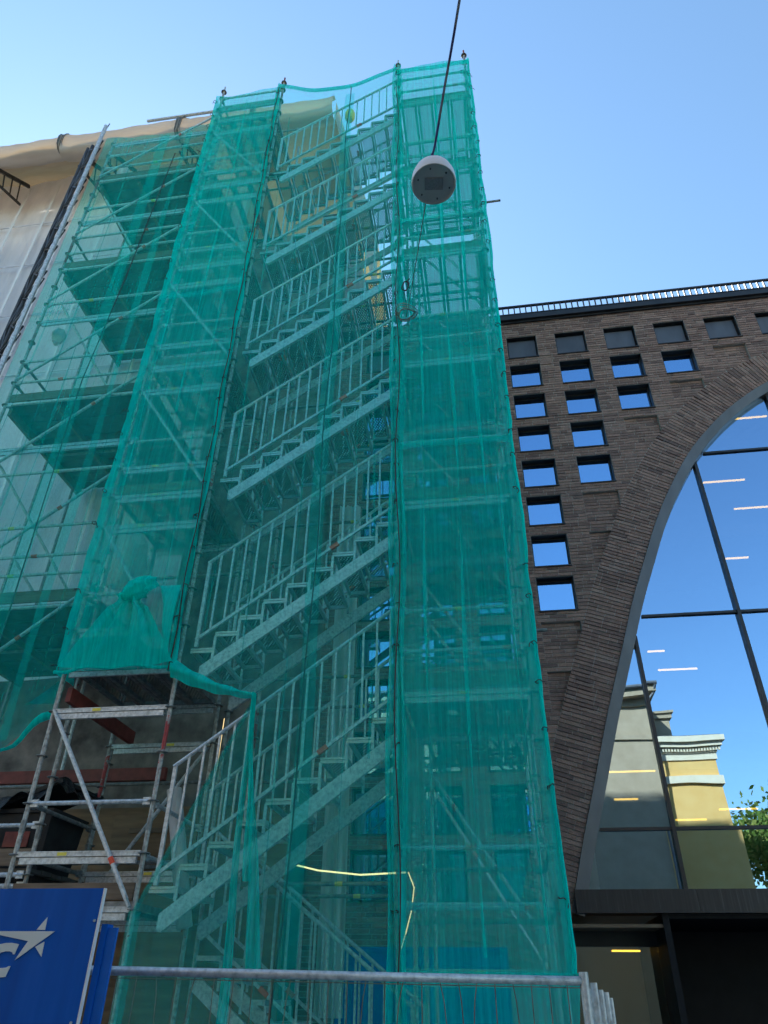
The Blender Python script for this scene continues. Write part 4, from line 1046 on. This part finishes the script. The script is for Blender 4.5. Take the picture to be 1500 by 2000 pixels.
for x, zq in ((-2.633, .40), (-2.648, -.14), (-2.64, -.7)): place('screw', MB().tube((x*SG, SY-.008, zq*SG), (x*SG, SY-.001, zq*SG), .006, 8), M['galv'], sg)
bp = thing('blue_post', 'bright blue folded steel post behind the edge of the sign board', 'post')
place('web', MB().box2((-2.60*SG, SY+.03, G), (-2.56*SG, SY+.09, .385*SG)), M['sign'], bp); place('flange', MB().box2((-2.557*SG, SY+.04, G), (-2.495*SG, SY+.055, .365*SG)), M['blue_paint'], bp)

# ------------------------------------------------------------------ across the street (seen in the glass)
yb = thing('yellow_house', 'yellow stucco house with a cream dentil cornice across the street', 'house')
YY = -6.7; X1 = 8.5; ZT = 8.45
place('wall', MB().box2((5.0, YY-10, G), (X1, YY, ZT-.9)), M['stucco'], yb)
place('cornice', MB().box2((5.0, YY-10, ZT-.9), (X1+.06, YY+.06, ZT-.62)).box2((5.0, YY-10, ZT-.38), (X1+.28, YY+.28, ZT-.2)).box2((5.0, YY-10, ZT-.2), (X1+.4, YY+.4, ZT)).box2((5.0, YY-10, ZT-.62), (X1+.1, YY+.1, ZT-.38)), M['cornice'], yb)
for i in range(26): place('dentil', MB().box2((X1+.2-.11*i-.06, YY+.1, ZT-.56), (X1+.2-.11*i, YY+.2, ZT-.42)), M['cornice'], yb)
place('string_course', MB().box2((5.0, YY-10, ZT-1.75), (X1+.10, YY+.10, ZT-1.5)), M['cornice'], yb)
place('roof', MB().box2((5.0, YY-10, ZT), (X1+.3, YY+.25, ZT+.06)), M['tin'], yb)
place('chimney', MB().box2((6.75, YY-1.6, ZT), (7.35, YY-1.0, ZT+1.1)).box2((6.65, YY-1.7, ZT+1.1), (7.45, YY-.9, ZT+1.28)).box2((6.58, YY-1.77, ZT+1.28), (7.52, YY-.83, ZT+1.36)), M['stucco_grey'], yb)
th = thing('corner_house', 'taller grey green house with wide eaves across the street', 'house')
place('wall', MB().box2((-16, YY-9, G), (5.85, YY+.9, 9.6)), M['stucco_grey'], th)
place('eaves', MB().box2((-16, YY-9, 9.6), (5.98, YY+1.0, 9.85)).box2((-16, YY-9, 9.85), (6.5, YY+1.3, 10.1)), M['stucco_grey'], th)
place('gutter', MB().tube((-16, YY+1.36, 10.15), (6.55, YY+1.36, 10.15), .08, 10), M['tin'], th)
place('downpipe', MB().path([(6.5, YY+1.36, 10.1), (6.4, YY+1.2, 9.8), (5.92, YY+1.0, 9.3), (5.92, YY+1.0, 0)], .05, 8), M['tin'], th)
place('band', MB().box2((-16, YY-9, 8.3), (5.92, YY+.97, 8.5)).box2((-16, YY-9, 2.6), (6.0, YY+1.06, 2.9)), M['stucco_grey'], th)
for i in range(1, 6):
    x = 4.0-2.8*i
    for zq in (-.2, 4.2): 
        f = place('window', MB().box2((x-.62, YY+.90, zq), (x-.55, YY+.97, zq+2.0)).box2((x+.55, YY+.90, zq), (x+.62, YY+.97, zq+2.0)).box2((x-.549, YY+.90, zq+1.93), (x+.549, YY+.97, zq+2.0)).box2((x-.549, YY+.90, zq), (x+.549, YY+.97, zq+.07)), M['cornice'], th)
        place('pane', MB().box2((x-.55, YY+.905, zq+.07), (x+.55, YY+.92, zq+1.93)), M['glass_small'], f)
tree = thing('street_tree', 'leafy green tree standing beyond the yellow house', 'tree')
tc = Vector((13.0, -13.5, G)); t = MB().tube(tc, tc+Vector((.1, 0, 6.6)), .26, 10, .13)
rng = random.Random(2); limbs = []
for i in range(9):
    a = i*.7; p0 = tc+Vector((.1, 0, 3.6+.35*i)); p1 = p0+Vector((1.7*math.cos(a), 1.7*math.sin(a), 1.6+.1*i)); t.tube(p0, p1, .07, 6, .03); limbs.append(p1)
place('trunk', t, M['bark'], tree)
lf = MB(); tn = []
for i in range(9000):
    cl = limbs[rng.randrange(9)] if rng.random() < .75 else tc+Vector((0, 0, 7.4))
    v = Vector((rng.gauss(0, 1), rng.gauss(0, 1), rng.gauss(0, .8)))*.75; p = cl+v
    a = Vector((rng.gauss(0, 1), rng.gauss(0, 1), rng.gauss(0, 1))).normalized(); b = a.orthogonal().normalized(); s_ = rng.uniform(.10, .17)
    lf.add([p-a*s_, p+b*s_*.55, p+a*s_, p-b*s_*.55], [(0, 1, 2, 3)]); tn.append(rng.random())
me = lf.mesh('crown'); at = me.attributes.new('tone', 'FLOAT', 'FACE'); at.data.foreach_set('value', tn)
place('crown', me, M['leaf'], tree)

# ------------------------------------------------------------------ lift everything so that the ground lies at z = 0
for o in list(sc.objects):
    if o.parent is None and o.type in ('MESH', 'EMPTY'): o.location.z += CZ
